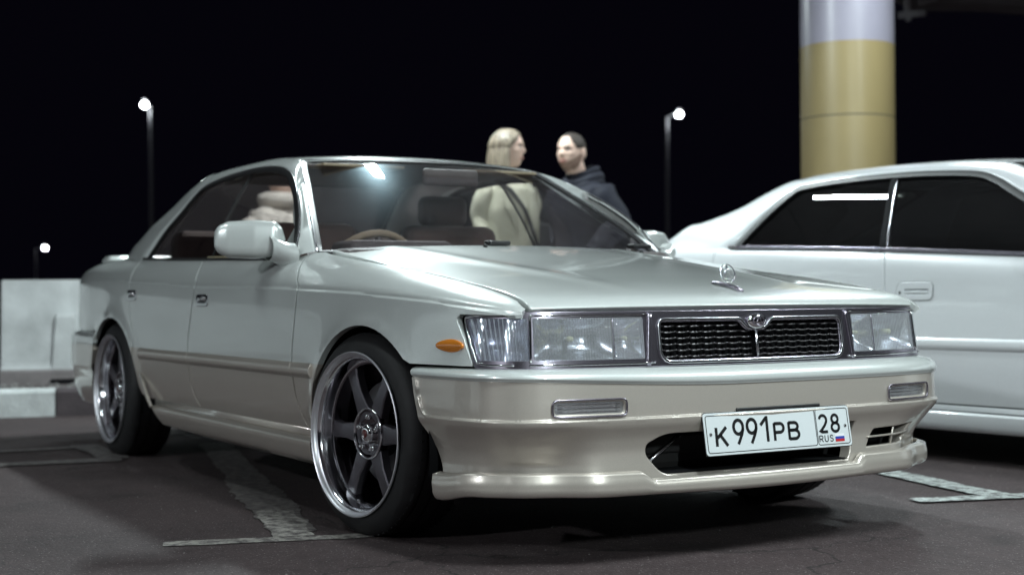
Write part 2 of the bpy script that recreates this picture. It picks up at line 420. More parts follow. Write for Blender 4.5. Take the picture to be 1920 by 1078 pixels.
PEARL = (.77, .81, .79); CHAMP = (.67, .615, .55)
m_body = paint('pearl_over_champagne', PEARL, CHAMP, .499)
m_pearl = paint('pearl_white', PEARL)
m_champ = paint('champagne', CHAMP, metal_up=.50)
m_white = paint('white_paint', (.82, .845, .865), metal_up=.08, rough=.36, dirt=.05)
m_chrome = pri('chrome', (.82, .82, .84), .07, 1)
m_dchrome = pri('dark_chrome', (.38, .35, .41), .27, 1)
m_trim = pri('aluminium_trim', (.55, .55, .58), .22, 1)
m_black = pri('black_rubber', (.012, .012, .013), .45)
m_blackgloss = pri('black_gloss_trim', (.01, .01, .012), .15)
m_void = pri('dark_cavity', (.008, .008, .009), .8, spec=.1)
m_tyre = pri('tyre_rubber', (.014, .014, .015), .62, noise=(30, .3), bump=(160, .2, .001))
m_rim = pri('polished_rim', (.80, .80, .84), .13, 1, bump=(14, .06, .002))
m_rimlip = pri('brushed_rim_lip', (.82, .82, .86), .40, .9)
m_spoke = pri('gunmetal_spoke', (.17, .16, .18), .34, .85, noise=(6, .1))
m_hub = pri('black_chrome', (.22, .20, .22), .12, 1)
m_red = pri('red_enamel', (.09, .012, .012), .3, coat=1)
m_amber = pri('amber_lens', (.62, .20, .02), .18, coat=1, bump=(60, .5, .003))
m_glass = glass('windscreen_glass', (.80, .77, .78), .011, smear=.010)
m_sglass = glass('side_glass', (.76, .73, .73), .003)
m_tint = glass('tinted_glass', (.05, .05, .06), .004)
m_lens = lens_mat('headlamp_lens', (.90, .93, .97), 1, 130, True, .30)
m_lens2 = lens_mat('corner_lens', (.82, .86, .97), 1, 150, False, .34)
m_lens3 = lens_mat('fog_lens', (.88, .90, .92), 1, 60, False, .30)
m_refl = pri('reflector', (.85, .86, .90), .22, 1, bump=(16, .35, .008))
m_seat = pri('velour_seat', (.11, .07, .06), .85, noise=(12, .2), sheen=.3)
m_beige = pri('beige_trim', (.36, .29, .20), .7, noise=(8, .15))
m_head = pri('headliner_cloth', (.12, .10, .09), .9)
m_gold = pri('champagne_trim', (.45, .38, .24), .4, .4)
m_dash = pri('dash_plastic', (.10, .085, .085), .6, noise=(20, .2))
m_plate = pri('plate_white', (.64, .68, .69), .35)
m_ink = pri('plate_ink', (.006, .006, .007), .4)
m_fw = pri('flag_white', (.8, .8, .82), .4); m_fb = pri('flag_blue', (.02, .06, .36), .4); m_fr = pri('flag_red', (.50, .02, .02), .4)
m_screw = pri('zinc_screw', (.35, .35, .36), .35, 1)
m_bmetal = pri('underbody', (.015, .014, .014), .8, noise=(9, .3))
# ------------------------------------------------------------------ setting
gX = Vector((.966, -.259, 0)).normalized(); gY = Vector((.259, .966, 0)).normalized()
def asphalt():
    m, nt, N, L, out = newmat('asphalt')
    b = N.new('ShaderNodeBsdfPrincipled'); L.new(b.outputs[0], out.inputs[0])
    tc = N.new('ShaderNodeTexCoord')
    def noise(s, d, r=.5):
        n = N.new('ShaderNodeTexNoise'); n.inputs['Scale'].default_value = s; n.inputs['Detail'].default_value = d; n.inputs['Roughness'].default_value = r; L.new(tc.outputs['Object'], n.inputs['Vector']); return n.outputs[0]
    big = noise(.9, 6, .6); mid = noise(14, 6, .7); fine = noise(220, 3, .6)
    r = N.new('ShaderNodeValToRGB'); e = r.color_ramp.elements
    e[0].position = .30; e[0].color = (.024, .015, .016, 1); e[1].position = .70; e[1].color = (.072, .050, .051, 1)
    ma = N.new('ShaderNodeMath'); ma.operation = 'MULTIPLY_ADD'; L.new(mid, ma.inputs[0]); ma.inputs[1].default_value = .45; 
    mb = N.new('ShaderNodeMath'); mb.operation = 'MULTIPLY'; mb.inputs[1].default_value = .55; L.new(big, mb.inputs[0]); L.new(mb.outputs[0], ma.inputs[2])
    L.new(ma.outputs[0], r.inputs[0])
    # pale stones in the binder
    vo = N.new('ShaderNodeTexVoronoi'); vo.inputs['Scale'].default_value = 95; L.new(tc.outputs['Object'], vo.inputs['Vector'])
    mr = N.new('ShaderNodeMapRange'); mr.inputs['From Min'].default_value = .30; mr.inputs['From Max'].default_value = .14; L.new(vo.outputs['Distance'], mr.inputs[0])
    gt = N.new('ShaderNodeMapRange'); gt.inputs['From Min'].default_value = .48; gt.inputs['From Max'].default_value = .66; L.new(fine, gt.inputs[0])
    mu = N.new('ShaderNodeMath'); mu.operation = 'MULTIPLY'; L.new(mr.outputs[0], mu.inputs[0]); L.new(gt.outputs[0], mu.inputs[1])
    mx = N.new('ShaderNodeMix'); mx.data_type = 'RGBA'; L.new(mu.outputs[0], mx.inputs[0]); L.new(r.outputs[0], mx.inputs[6]); mx.inputs[7].default_value = (.40, .35, .35, 1)
    # dark stains, cracks
    st = noise(2.1, 3, .5); s2 = N.new('ShaderNodeMapRange'); s2.inputs['From Min'].default_value = .60; s2.inputs['From Max'].default_value = .72; s2.inputs['To Min'].default_value = 1; s2.inputs['To Max'].default_value = .6; L.new(st, s2.inputs[0])
    sc_ = N.new('ShaderNodeVectorMath'); sc_.operation = 'SCALE'; L.new(mx.outputs[2], sc_.inputs[0])
    gr = noise(120, 5, .8); g2 = N.new('ShaderNodeMapRange'); g2.inputs['From Min'].default_value = .32; g2.inputs['From Max'].default_value = .68; g2.inputs['To Min'].default_value = .55; g2.inputs['To Max'].default_value = 1.5; L.new(gr, g2.inputs[0])
    m3 = N.new('ShaderNodeMath'); m3.operation = 'MULTIPLY'; L.new(s2.outputs[0], m3.inputs[0]); L.new(g2.outputs[0], m3.inputs[1]); L.new(m3.outputs[0], sc_.inputs['Scale']); L.new(sc_.outputs[0], b.inputs['Base Color'])
    b.inputs['Roughness'].default_value = .78
    # hairline cracks
    wp = N.new('ShaderNodeTexNoise'); wp.inputs['Scale'].default_value = 3; wp.inputs['Detail'].default_value = 5; L.new(tc.outputs['Object'], wp.inputs['Vector'])
    va = N.new('ShaderNodeVectorMath'); va.operation = 'MULTIPLY_ADD'; L.new(wp.outputs['Color'], va.inputs[0]); va.inputs[1].default_value = (.5, .5, 0); L.new(tc.outputs['Object'], va.inputs[2])
    vc = N.new('ShaderNodeTexVoronoi'); vc.feature = 'DISTANCE_TO_EDGE'; vc.inputs['Scale'].default_value = .8; L.new(va.outputs[0], vc.inputs['Vector'])
    cm = N.new('ShaderNodeMapRange'); cm.inputs['From Min'].default_value = .001; cm.inputs['From Max'].default_value = .004; cm.inputs['To Min'].default_value = .35; L.new(vc.outputs['Distance'], cm.inputs[0])
    sc2 = N.new('ShaderNodeVectorMath'); sc2.operation = 'SCALE'; L.new(sc_.outputs[0], sc2.inputs[0]); L.new(cm.outputs[0], sc2.inputs['Scale']); L.new(sc2.outputs[0], b.inputs['Base Color'])
    bp = N.new('ShaderNodeBump'); bp.inputs['Strength'].default_value = .6; bp.inputs['Distance'].default_value = .004
    ad = N.new('ShaderNodeMath'); ad.operation = 'ADD'; L.new(fine, ad.inputs[0]); L.new(vo.outputs['Distance'], ad.inputs[1]); L.new(ad.outputs[0], bp.inputs['Height']); L.new(bp.outputs[0], b.inputs['Normal'])
    return m
m_asph = asphalt()
def worn_paint(name, col, cover=.5):
    m, nt, N, L, out = newmat(name)
    b = N.new('ShaderNodeBsdfPrincipled'); L.new(b.outputs[0], out.inputs[0]); b.inputs['Roughness'].default_value = .6
    tc = N.new('ShaderNodeTexCoord')
    n = N.new('ShaderNodeTexNoise'); n.inputs['Scale'].default_value = 26; n.inputs['Detail'].default_value = 8; n.inputs['Roughness'].default_value = .75; L.new(tc.outputs['Object'], n.inputs['Vector'])
    r = N.new('ShaderNodeMapRange'); r.inputs['From Min'].default_value = cover-.06; r.inputs['From Max'].default_value = cover+.10; L.new(n.outputs[0], r.inputs[0])
    mx = N.new('ShaderNodeMix'); mx.data_type = 'RGBA'; L.new(r.outputs[0], mx.inputs[0]); mx.inputs[6].default_value = (*col, 1); mx.inputs[7].default_value = (.07, .06, .062, 1); L.new(mx.outputs[2], b.inputs['Base Color'])
    bp = N.new('ShaderNodeBump'); bp.inputs['Strength'].default_value = .5; bp.inputs['Distance'].default_value = .003; n3 = N.new('ShaderNodeTexNoise'); n3.inputs['Scale'].default_value = 200; L.new(tc.outputs['Object'], n3.inputs['Vector']); L.new(n3.outputs[0], bp.inputs['Height']); L.new(bp.outputs[0], b.inputs['Normal'])
    return m
m_line = worn_paint('road_marking', (.50, .54, .52), .50); m_line_old = worn_paint('worn_road_marking', (.18, .165, .155), .47); m_line_mid = worn_paint('faded_road_marking', (.36, .34, .31), .48)
tag(mesh('ground', [(-400, -400, 0), (400, -400, 0), (400, 400, 0), (-400, 400, 0)], [(0, 1, 2, 3)], m_asph, smooth=False), kind='structure')
rng = np.random.RandomState(3)
_mz = [.002]
def marking(p0, p1, w, mat, jag=.006):
    _mz[0] += .0007; mz = _mz[0]
    p0 = np.array(p0, float); p1 = np.array(p1, float); L = np.linalg.norm(p1-p0); t = (p1-p0)/L; n = np.array([-t[1], t[0]]); K = int(L/.02)
    V = []; a = b = 0
    for i in range(K+1):
        a = .9*a + rng.normal(0, jag*.42); b = .9*b + rng.normal(0, jag*.42); e = 1.0
        if i in (0, K): e = .7
        p = p0+t*L*i/K
        V += [(*(p+n*(w/2*e+a)), mz), (*(p-n*(w/2*e+b)), mz)]
    F = [(2*i, 2*i+1, 2*i+3, 2*i+2) for i in range(K)]
    return tag(mesh('parking_line', V, F, mat, smooth=False), kind='structure')
marking((-.17, -1.375), (.02, -.80), .085, m_line_mid, .005)
marking((-2.9, -.26), (-.16, -.985), .15, m_line_old, .009); 
marking((-.62, -.865), (-.075, -1.007), .13, m_line_mid, .008)
marking((-3.12, -1.9), (-3.06, -.88), .09, m_line_old); marking((-2.62, -1.9), (-2.42, -.86), .14, m_line_old)
marking((-3.16, -.84), (-2.45, -.86), .12, m_line_old)
marking((.40, 1.04), (.78, 2.35), .10, m_line, .006); marking((-.9, 1.72), (.515, 1.36), .115, m_line, .005)
marking((-5.0, 2.9), (-1.2, 1.85), .115, m_line, .005)
# pebbles and litter on the asphalt
bm = bmesh.new()
for k in range(420):
    x = rng.uniform(-6, 3.6); y = rng.uniform(-3.2, 3.0); r = rng.uniform(.001, .0035)
    g = bmesh.ops.create_icosphere(bm, subdivisions=1, radius=r)['verts']; bmesh.ops.scale(bm, vec=(rng.uniform(.7, 1.5), 1, .6), verts=g); bmesh.ops.translate(bm, vec=(x, y, r*.4), verts=g)
tag(frombm('grit', bm, pri('grit', (.22, .20, .20), .8)), kind='stuff', label='small stones and grit scattered over the asphalt')
# kerb
m_kw = pri('white_kerb_paint', (.72, .76, .75), .7, noise=(9, .25, 8), bump=(60, .5, .006)); m_kd = pri('bare_kerb_concrete', (.085, .07, .075), .85, noise=(9, .3, 8), bump=(60, .6, .006))
m_conc = pri('barrier_concrete', (.50, .52, .52), .8, noise=(3.1, .34, 10), bump=(45, .4, .006)); m_conc2 = pri('old_concrete', (.22, .20, .20), .85, noise=(5, .3, 8), bump=(50, .5, .006))
K0 = np.array([-5.06, -.60]); gy = np.array([gY.x, gY.y]); gx = np.array([gX.x, gX.y])
def kpt(t, d, z): p = K0+gy*t-gx*d; return (p[0], p[1], z)
KB = empty('kerb', 'kerb of alternating white and dark concrete blocks in front of the barrier', 'kerb', kpt(0, 0, 0))
def kblock(t0, t1, mat):
    pr = [(0, 0), (0, .145), (.018, .165), (.15, .165), (.15, 0)]; V = [kpt(t, d, z) for t in (t0+.004, t1-.004) for d, z in pr]
    V = [tuple(np.array(v)-np.array(KB.location)) for v in V]
    F = [(i, i+1, i+6, i+5) for i in range(4)]+[(4, 0, 5, 9), (0, 1, 2, 3, 4)[::-1], (5, 6, 7, 8, 9)]
    o = mesh('kerb_block', V, F, mat, KB, smooth=False); fix_normals(o)
for i in range(-9, 16):
    kblock(.33+.5*2*i/2*1.0*1.0-.0 if False else .08+1.0*i, .08+1.0*(i+1), m_kd if i % 2 == 0 else m_kw)
# verge behind the kerb
vz = [kpt(-12, .15, .15), kpt(18, .15, .15), kpt(18, 2.6, .15), kpt(-12, 2.6, .15)]
tag(mesh('verge', vz, [(0, 1, 2, 3)], pri('dirt', (.12, .10, .10), .9, noise=(12, .5, 8), bump=(60, 1, .01)), smooth=False), kind='structure')
bm = bmesh.new()
for k in range(1200):
    t = rng.uniform(-3, 8); d = rng.uniform(.13, 1.1); r = rng.uniform(.006, .022); g = bmesh.ops.create_icosphere(bm, subdivisions=1, radius=r)['verts']
    bmesh.ops.scale(bm, vec=(rng.uniform(.7, 1.6), rng.uniform(.7, 1.3), .6), verts=g); bmesh.ops.translate(bm, vec=kpt(t, d, .15+r*.3), verts=g)
tag(frombm('gravel', bm, pri('gravel', (.36, .35, .34), .85, noise=(3, .5))), kind='stuff', label='pale rubble and gravel lying on the verge behind the kerb')
# concrete barrier (segments)
bpr = [(0, 0), (0, .10), (.05, .15), (.15, .69), (.155, .71), (.33, .71), (.335, .69), (.44, .15), (.58, .12), (.60, .10), (.60, 0)]
def barrier(t0, t1, label):
    o0 = np.array(kpt((t0+t1)/2, .9, .13)); B = empty('concrete_barrier', label, 'barrier', tuple(o0), 0, 'barrier blocks behind the kerb')
    V = []
    ts = np.linspace(t0+.01, t1-.01, 9)
    for t in ts: V += [tuple(np.array(kpt(t, .82+d, .13+z))-o0) for d, z in bpr]
    K = len(bpr); F = [(i*K+j, i*K+j+1, (i+1)*K+j+1, (i+1)*K+j) for i in range(len(ts)-1) for j in range(K-1)] + [tuple(range(K)), tuple((len(ts)-1)*K+j for j in range(K))[::-1]]
    o = mesh('barrier_wall', V, F, m_conc, B, smooth=False); fix_normals(o)
    bm = bmesh.new(); bm.from_mesh(o.data); bmesh.ops.bevel(bm, geom=[e for e in bm.edges if e.calc_face_angle(0) > .5], offset=.008, segments=2, affect='EDGES'); bm.to_mesh(o.data); bm.free()
    V = [tuple(np.array(kpt(t, .80+d, .13+z))-o0) for t in (t0+.01, t1-.01) for d, z in ((0, 0), (0, .105), (.02, .118), (.1, .118), (.1, 0))]
    f = mesh('barrier_foot', V, [(i, i+1, i+6, i+5) for i in range(4)]+[(4, 0, 5, 9), (4, 3, 2, 1, 0), (5, 6, 7, 8, 9)], m_conc2, B, smooth=False); fix_normals(f)
    for tt in (t0+.42, t1-.42):
        V = []
        for zz, hw, dd in ((.119, .085, -.0), (.46, .060, .048), (.48, .055, .062)):
            for q, e in ((-hw, 0), (hw, 0), (hw+.02, .09), (-hw-.02, .09)): V.append(tuple(np.array(kpt(tt+q, .82+dd+e+.02, .13+zz))-o0))
        F = [(a+4*k, (a+1) % 4+4*k, (a+1) % 4+4*(k+1), a+4*(k+1)) for k in range(2) for a in range(4)] + [(0, 1, 2, 3), (8, 9, 10, 11)]
        r_ = mesh('barrier_rib', V, F, m_conc, B, smooth=False); fix_normals(r_)
    # lifting slot in the foot: flat dark patch, its shade only in colour
    c = np.array(kpt((t0+.40), .80, .17))-o0; bx = mesh('lifting_slot', [tuple(np.array(kpt(t0+.30+a, .797, .135+z))-o0) for a, z in ((0, 0), (.30, 0), (.27, .05), (.03, .05))], [(0, 1, 2, 3)], m_void, B, smooth=False)
for i, (t0, t1) in enumerate([(-6.2, -3.4), (-3.35, -.35), (-.3, 2.5), (2.55, 5.4), (5.45, 8.3)]):
    barrier(t0+.0, t1+.0, ['barrier block furthest left, outside the frame', 'concrete barrier block left of the sedan, reaching the left edge', 'concrete barrier block hidden behind the tail of the sedan', 'concrete barrier block behind the two standing people', 'concrete barrier block behind the white car'][i])
# ---- pillar
m_py = pri('yellow_pillar_paint', (.27, .21, .10), .42, coat=.35, coat_r=.25, noise=(3, .06, 6), bump=(4, .12, .01)); m_pw = pri('white_pillar_paint', (.27, .255, .31), .42, coat=.35, coat_r=.25, noise=(3, .05, 6), bump=(4, .12, .01))
m_band = pri('pillar_joint', (.10, .09, .06), .8)
pc = Vector((-3.86, 4.86, 0)); PLR = empty('pillar', 'thick round canopy column painted yellow below and white above', 'pillar', pc)
lathe('column_base', [(.336, 0), (.336, 1.972)], m_py, PLR, axis='z', n=96); lathe('column_shaft', [(.336, 1.982), (.336, 2.50)], m_py, PLR, axis='z', n=96); lathe('column_top', [(.336, 2.50), (.336, 3.90)], m_pw, PLR, axis='z', n=96); lathe('column_joint', [(.3345, 1.970), (.3345, 1.984)], m_band, PLR, axis='z', n=96)
# ---- canopy
m_ceil = pri('canopy_soffit', (.40, .39, .42), .8, noise=(2, .15, 6)); m_beam = pri('canopy_beam', (.30, .27, .29), .6, noise=(3, .15))
CN = empty('canopy', 'flat canopy roof on beams over the parking bays, only its underside edge in view', 'canopy', (0, 2, 3.9))
def slab(name, x0, x1, y0, y1, z0, z1, mat):
    return box(name, ((x0+x1)/2, (y0+y1)/2-2, (z0+z1)/2-3.9), (x1-x0, y1-y0, z1-z0), mat, CN)

def cb(name, p, q, w, h, z, mat=m_beam):
    p = np.array(p, float); q = np.array(q, float); t = (q-p)/np.linalg.norm(q-p); n = np.array([-t[1], t[0]])*w/2
    V = [(*(a+sg*n-np.array([0, 2])), zz-3.9) for zz in (z, z+h) for a, sg in ((p, 1), (p, -1), (q, -1), (q, 1))]
    o = mesh(name, V, [(0, 1, 2, 3), (7, 6, 5, 4), (0, 4, 5, 1), (1, 5, 6, 2), (2, 6, 7, 3), (3, 7, 4, 0)], mat, CN, smooth=False); fix_normals(o); return o
def dpt(px, dep):   # ground position seen at that image column and depth
    q = CAMP + _F*dep + _R*((px-960)/2710.59*dep); return (q.x, q.y)
cb('canopy_beam', dpt(1745, 14.5), dpt(2400, 16.4), .30, .30, 3.62)
cpoly = [(-9.6, -7.5), (13, -7.5), (13, 30), (2, 30), dpt(2500, 17), dpt(1715, 16.6), dpt(1640, 15.3), (-7.8, 6.8), (-9.6, 4.3)]
nn_ = len(cpoly); o = mesh('canopy_roof', [(x, y-2, z-3.9) for z in (3.95, 4.15) for x, y in cpoly], [tuple(range(nn_))[::-1], tuple(range(nn_, 2*nn_))] + [(i, (i+1) % nn_, nn_+(i+1) % nn_, nn_+i) for i in range(nn_)], m_ceil, CN, smooth=False); fix_normals(o)
for x in (-5, -1, 3, 7): cb('canopy_beam', (x, -7.5), (x, 6.5 if x < -2 else 12), .2, .25, 3.70)
# hanging pipe with a sprinkler on the beam
hp = dpt(1705, 14.2); HP = empty('hanging_fitting', 'small pipe with a cross fitting hanging under the canopy right of the column', 'ceiling fitting', (hp[0], hp[1], 3.95))
tube('drop_pipe', [(0, 0, 0), (0, 0, -.50)], .03, m_ceil, HP); tube('fitting_arm', [(-.07, -.04, -.50), (.16, .09, -.50)], .035, m_ceil, HP); tube('fitting_tip', [(.02, 0, -.45), (.02, 0, -.57)], .028, m_ceil, HP)
# ---- tube lights under the canopy (they light the scene)
m_tubeon = pri('lit_tube', (.9, .95, .95), .5, emit=(.86, 1.0, .95), es=9)
m_house = pri('light_housing', (.6, .62, .62), .5)
LC = (.86, .985, 1.0)
def fixture(x, y, ang, power, label, z=3.62, ln=1.25, col=LC):
    f = empty('tube_light', label, 'ceiling light', (x, y, z), ang, 'tube lights under the canopy')
    box('housing', (0, 0, .05), (ln, .16, .05), m_house, f, .01)
    t = tube('tube', [(-ln/2+.03, 0, 0), (ln/2-.03, 0, 0)], .02, m_tubeon, f)
    l = area('tube_lamp', (0, 0, -.035), (0, 0, -5), ln-.06, .10, power, col, f); l.rotation_euler = (0, 0, 0); l.location = (0, 0, -.035)
    return f
TA = math.atan2(-.259, .966)
fixture(-3.28, .98, TA, 185, 'tube light above the boot of the sedan', ln=.75)
fixture(-8.1, 3.0, TA, 100, 'tube light at the canopy edge beyond the standing people', z=3.80)
fixture(2.95, -.45, TA, 150, 'tube light between the camera and the sedan bonnet')
fixture(8.6, -1.9, TA, 560, 'tube light behind the camera on the sedan row')
fixture(-2.2, 4.3, TA, 100, 'tube light above the far side of the white car')
fixture(3.4, 3.2, TA, 185, 'tube light above the nose of the white car')
fixture(-1.3, -2.7, TA, 22, 'added tube light left of the sedan, unseen, brightening the faces')  # extra tube added to brighten the standing people's faces
# ---- street lamps
m_pole = pri('lamp_pole', (.10, .10, .11), .5, .3); m_lampon = pri('lit_street_lamp', (1, 1, 1), .5, emit=(.92, .98, 1.0), es=60)
def lamp(px, py, dep, pole_px, label, power=0, size=.105, warm=False, arm=True):
    h = CAMP.z + (556.8-py)/2710.59*dep; hx, hy = dpt(px, dep); bx, by = dpt(pole_px, dep)
    S = empty('street_lamp', label, 'street lamp', (bx, by, 0)); d = Vector((hx-bx, hy-by, 0))
    lathe('pole', [(.10, 0), (.10, .6), (.075, .62), (.055, h-.35), (.05, h-.05)], m_pole, S, axis='z', n=16)
    tube('arm', [(0, 0, h-.12), tuple(d*.5+Vector((0, 0, h))), tuple(d*.9+Vector((0, 0, h+.04)))], .035, m_pole, S)
    bm = bmesh.new(); bmesh.ops.create_uvsphere(bm, u_segments=20, v_segments=10, radius=1); bmesh.ops.scale(bm, vec=(size*1.05, size*1.05, .05), verts=bm.verts); bmesh.ops.translate(bm, vec=d+Vector((0, 0, h+.17)), verts=bm.verts); hd = frombm('lamp_head', bm, m_pole, S, smooth=True)
    bm = bmesh.new(); bmesh.ops.create_uvsphere(bm, u_segments=20, v_segments=10, radius=1); bmesh.ops.scale(bm, vec=(size, size, size*.8), verts=bm.verts); bmesh.ops.translate(bm, vec=d+Vector((0, 0, h)), verts=bm.verts); frombm('lamp_glass', bm, m_lampon, hd, smooth=True)
    if power:
        ld = bpy.data.lights.new('lamp_light', 'POINT'); ld.energy = power; ld.color = (.9, .97, 1); ld.shadow_soft_size = .25; lo = bpy.data.objects.new('lamp_light', ld); COL.objects.link(lo); lo.parent = hd; lo.location = d+Vector((0, 0, h-.25))
    return S
lamp(273, 192, 46, 285, 'lit street lamp on a tall pole, the nearest one left of the sedan roof', 90)
lamp(1276, 217, 50, 1252, 'lit street lamp on a thin pole between the people and the column', 90)
lamp(85, 459, 120, 67, 'small distant street lamp low above the barrier', 0, .15)
# lot lamps behind the camera: they light the sedan's flank
for (x, y, h, p, lb) in ((3.5, -17, 7.5, 3000, 'car park lamp on the sedan flank side, outside the frame'), (16, -9, 7.5, 3000, 'car park lamp far behind the camera')):
    S = empty('street_lamp', lb, 'street lamp', (x, y, 0), 0, 'car park lamps behind the camera')
    lathe('pole', [(.10, 0), (.10, .6), (.075, .62), (.05, h)], m_pole, S, axis='z', n=12)
    bm = bmesh.new(); bmesh.ops.create_uvsphere(bm, u_segments=16, v_segments=8, radius=1); bmesh.ops.scale(bm, vec=(.25, .25, .1), verts=bm.verts); bmesh.ops.translate(bm, vec=(0, 0, h+.05), verts=bm.verts); hd = frombm('lamp_glass', bm, m_lampon, S, smooth=True)
    ld = bpy.data.lights.new('lamp_light', 'POINT'); ld.energy = p; ld.color = (.88, .95, 1); ld.shadow_soft_size = .3; lo = bpy.data.objects.new('lamp_light', ld); COL.objects.link(lo); lo.parent = hd; lo.location = (0, 0, h-.25)
# ------------------------------------------------------------------ champagne sedan
CAR = empty('parked_sedan', 'pearl white and champagne sedan with deep polished six spoke wheels and plate K991PB 28', 'car')
w_ = Cv((-3.74, .60), (-3.66, .70), (-3.55, .755), (-3.4, .79), (-3.0, .826), (-2.5, .844), (-2.0, .8475), (-.5, .8475), (0, .846), (.2, .842), (.4, .829), (.55, .806), (.65, .778), (.72, .742), (.76, .70))
zc_ = Cv((-3.74, .80), (-3.0, .793), (-1.5, .750), (-.47, .731), (.13, .708), (.5, .683), (.63, .669), (.76, .652))
ye_ = Cv((-3.72, .50), (-3.6, .60), (-3.45, .66), (-3.2, .70), (-2.9, .725), (-2.6, .752), (-2.3, .772), (-1.5, .785), (-.8, .782), (-.67, .772), (-.60, .728), (-.55, .702), (-.45, .692), (.74, .690))
ze_ = Cv((-3.74, .795), (-3.66, .835), (-3.55, .862), (-3.4, .878), (-3.1, .891), (-2.7, .886), (-2.36, .878), (-1.9, .864), (-1.3, .850), (-.72, .838), (-.64, .846), (-.56, .860), (-.49, .848), (-.12, .807), (.17, .775), (.43, .742), (.58, .717), (.68, .695), (.72, .680), (.745, .664))
q_ = Cv((-3.8, .9), (-3.2, .75), (-2.6, .35), (-1.5, .25), (-.7, .3), (-.4, .62), (.2, .8), (.8, .9))
FA = (.055, .29, .385, .33); RA = (-2.62, .29, .41, .33)
def flare(x, z):
    r = 0
    for cx, cz, rx, rz in (FA, RA):
        d = math.hypot((x-cx)/rx, (z-cz)/rz); rho = (d-1)*.36
        r += .007*math.exp(-(rho/.03)**2) + .006*math.exp(-(rho/.075)**2)
    return r
def side_len(x):
    z0 = zc_(x)+.007; return max(.02, math.hypot(ze_(x)-z0, (w_(x)-.011)-ye_(x))*1.1)
def Vt(x, f=1.0): return zc_(x)+.007 + side_len(x)*f
def sideY(x, z):
    w = w_(x)
    if z < .53: y = w - .034*((.53-z)/.28)**2
    else:
        zc = zc_(x); y = w - .006*((z-.53)/(zc-.53+1e-6))**2
        if z > zc-.001: y -= .005*min(1, (z-zc+.001)/.006)
    return y + flare(x, z)
def SIDE(s):
    def f(x, v):
        z0 = zc_(x)+.007
        if v <= z0: return (x, s*sideY(x, v), v)
        L = side_len(x); t = (v-z0)/L; q = q_(x); yw = sideY(x, z0); ye = ye_(x); ze = ze_(x)
        tt = min(t, 1.0); a = tt*math.pi/2
        y1 = yw-(yw-ye)*(1-math.cos(a)); z1 = z0+(ze-z0)*math.sin(a)
        y2 = yw-(yw-ye)*tt**1.35; z2 = z0+(ze-z0)*tt
        y = q*y1+(1-q)*y2; z = q*z1+(1-q)*z2
        if t > 1: y -= (t-1)*L
        return (x, s*y, z)
    return f
def archpts(A, a0, a1, n=22, grow=0.0):
    return [(A[0]+(A[2]+grow)*math.cos(a0+(a1-a0)*i/n), A[1]+(A[3]+grow)*math.sin(a0+(a1-a0)*i/n)) for i in range(n+1)]
def toprow(x0, x1, n=14, f=1.0):
    return [(x0+(x1-x0)*i/n, Vt(x0+(x1-x0)*i/n, f)) for i in range(n+1)]
def seam(pts, n=6): return [tuple(p) for p in crom(pts, n)]
_panel = panel
def body_panel(name, s, outline, mat=None, extra_rows=True, **k):
    # crease rows are added by splitting the skin with fine interior points
    return _panel(name, SIDE(s), outline, mat or m_body, CAR, sgn=-s, res=k.pop('res', .022), **k)

# crease rows: patch delaunay input through a finer grid in v by warping (v stretched near the crease)
def warp_fwd(x, v):   # stretch v near the crease so that the uniform grid puts rows there
    d = v - zc_(x); return v + .05*math.tanh(d/.006)
def warp_inv(x, t):
    zc = zc_(x); lo, hi = t-.06, t+.06
    for _ in range(26):
        m = .5*(lo+hi)
        if warp_fwd(x, m) < t: lo = m
        else: hi = m
    return .5*(lo+hi)
def wpanel(name, s, outline, mat=None, **k):
    S = SIDE(s); pts = [(p[0], warp_fwd(p[0], p[1])) for p in densify(outline, .03)]
    return _panel(name, lambda a, b: S(a, warp_inv(a, b)), pts, mat or m_body, CAR, sgn=-s, res=k.pop('res', .026), **k)

seamA = seam([(-.606, Vt(-.606)), (-.57, Vt(-.57, .62)), (-.495, Vt(-.495, .22)), (-.457, .729), (-.470, .62), (-.487, .53), (-.487, .45), (-.465, .36), (-.41, .300), (-.33, .275)], 5)
seamA_door = seam([(-.660, Vt(-.66)), (-.57, Vt(-.57, .80)), (-.52, Vt(-.52, .60)), (-.470, Vt(-.47, .2)), (-.457, .729), (-.470, .62), (-.487, .53), (-.487, .45), (-.465, .36), (-.43, .310), (-.40, .284)], 5)
seamB = seam([(-1.53, Vt(-1.53)), (-1.50, Vt(-1.5, .5)), (-1.482, .746), (-1.51, .64), (-1.541, .54), (-1.543, .42), (-1.52, .34), (-1.46, .284)], 5)
seamC = seam([(-2.40, Vt(-2.40)), (-2.375, Vt(-2.375, .5)), (-2.36, .76), (-2.36, .70), (-2.33, .63), (-2.287, .56), (-2.266, .50), (RA[0]+RA[2]*math.cos(rad(30)), RA[1]+RA[3]*math.sin(rad(30)))], 4)
HOOD0 = lambda x: ze_(x)-.028
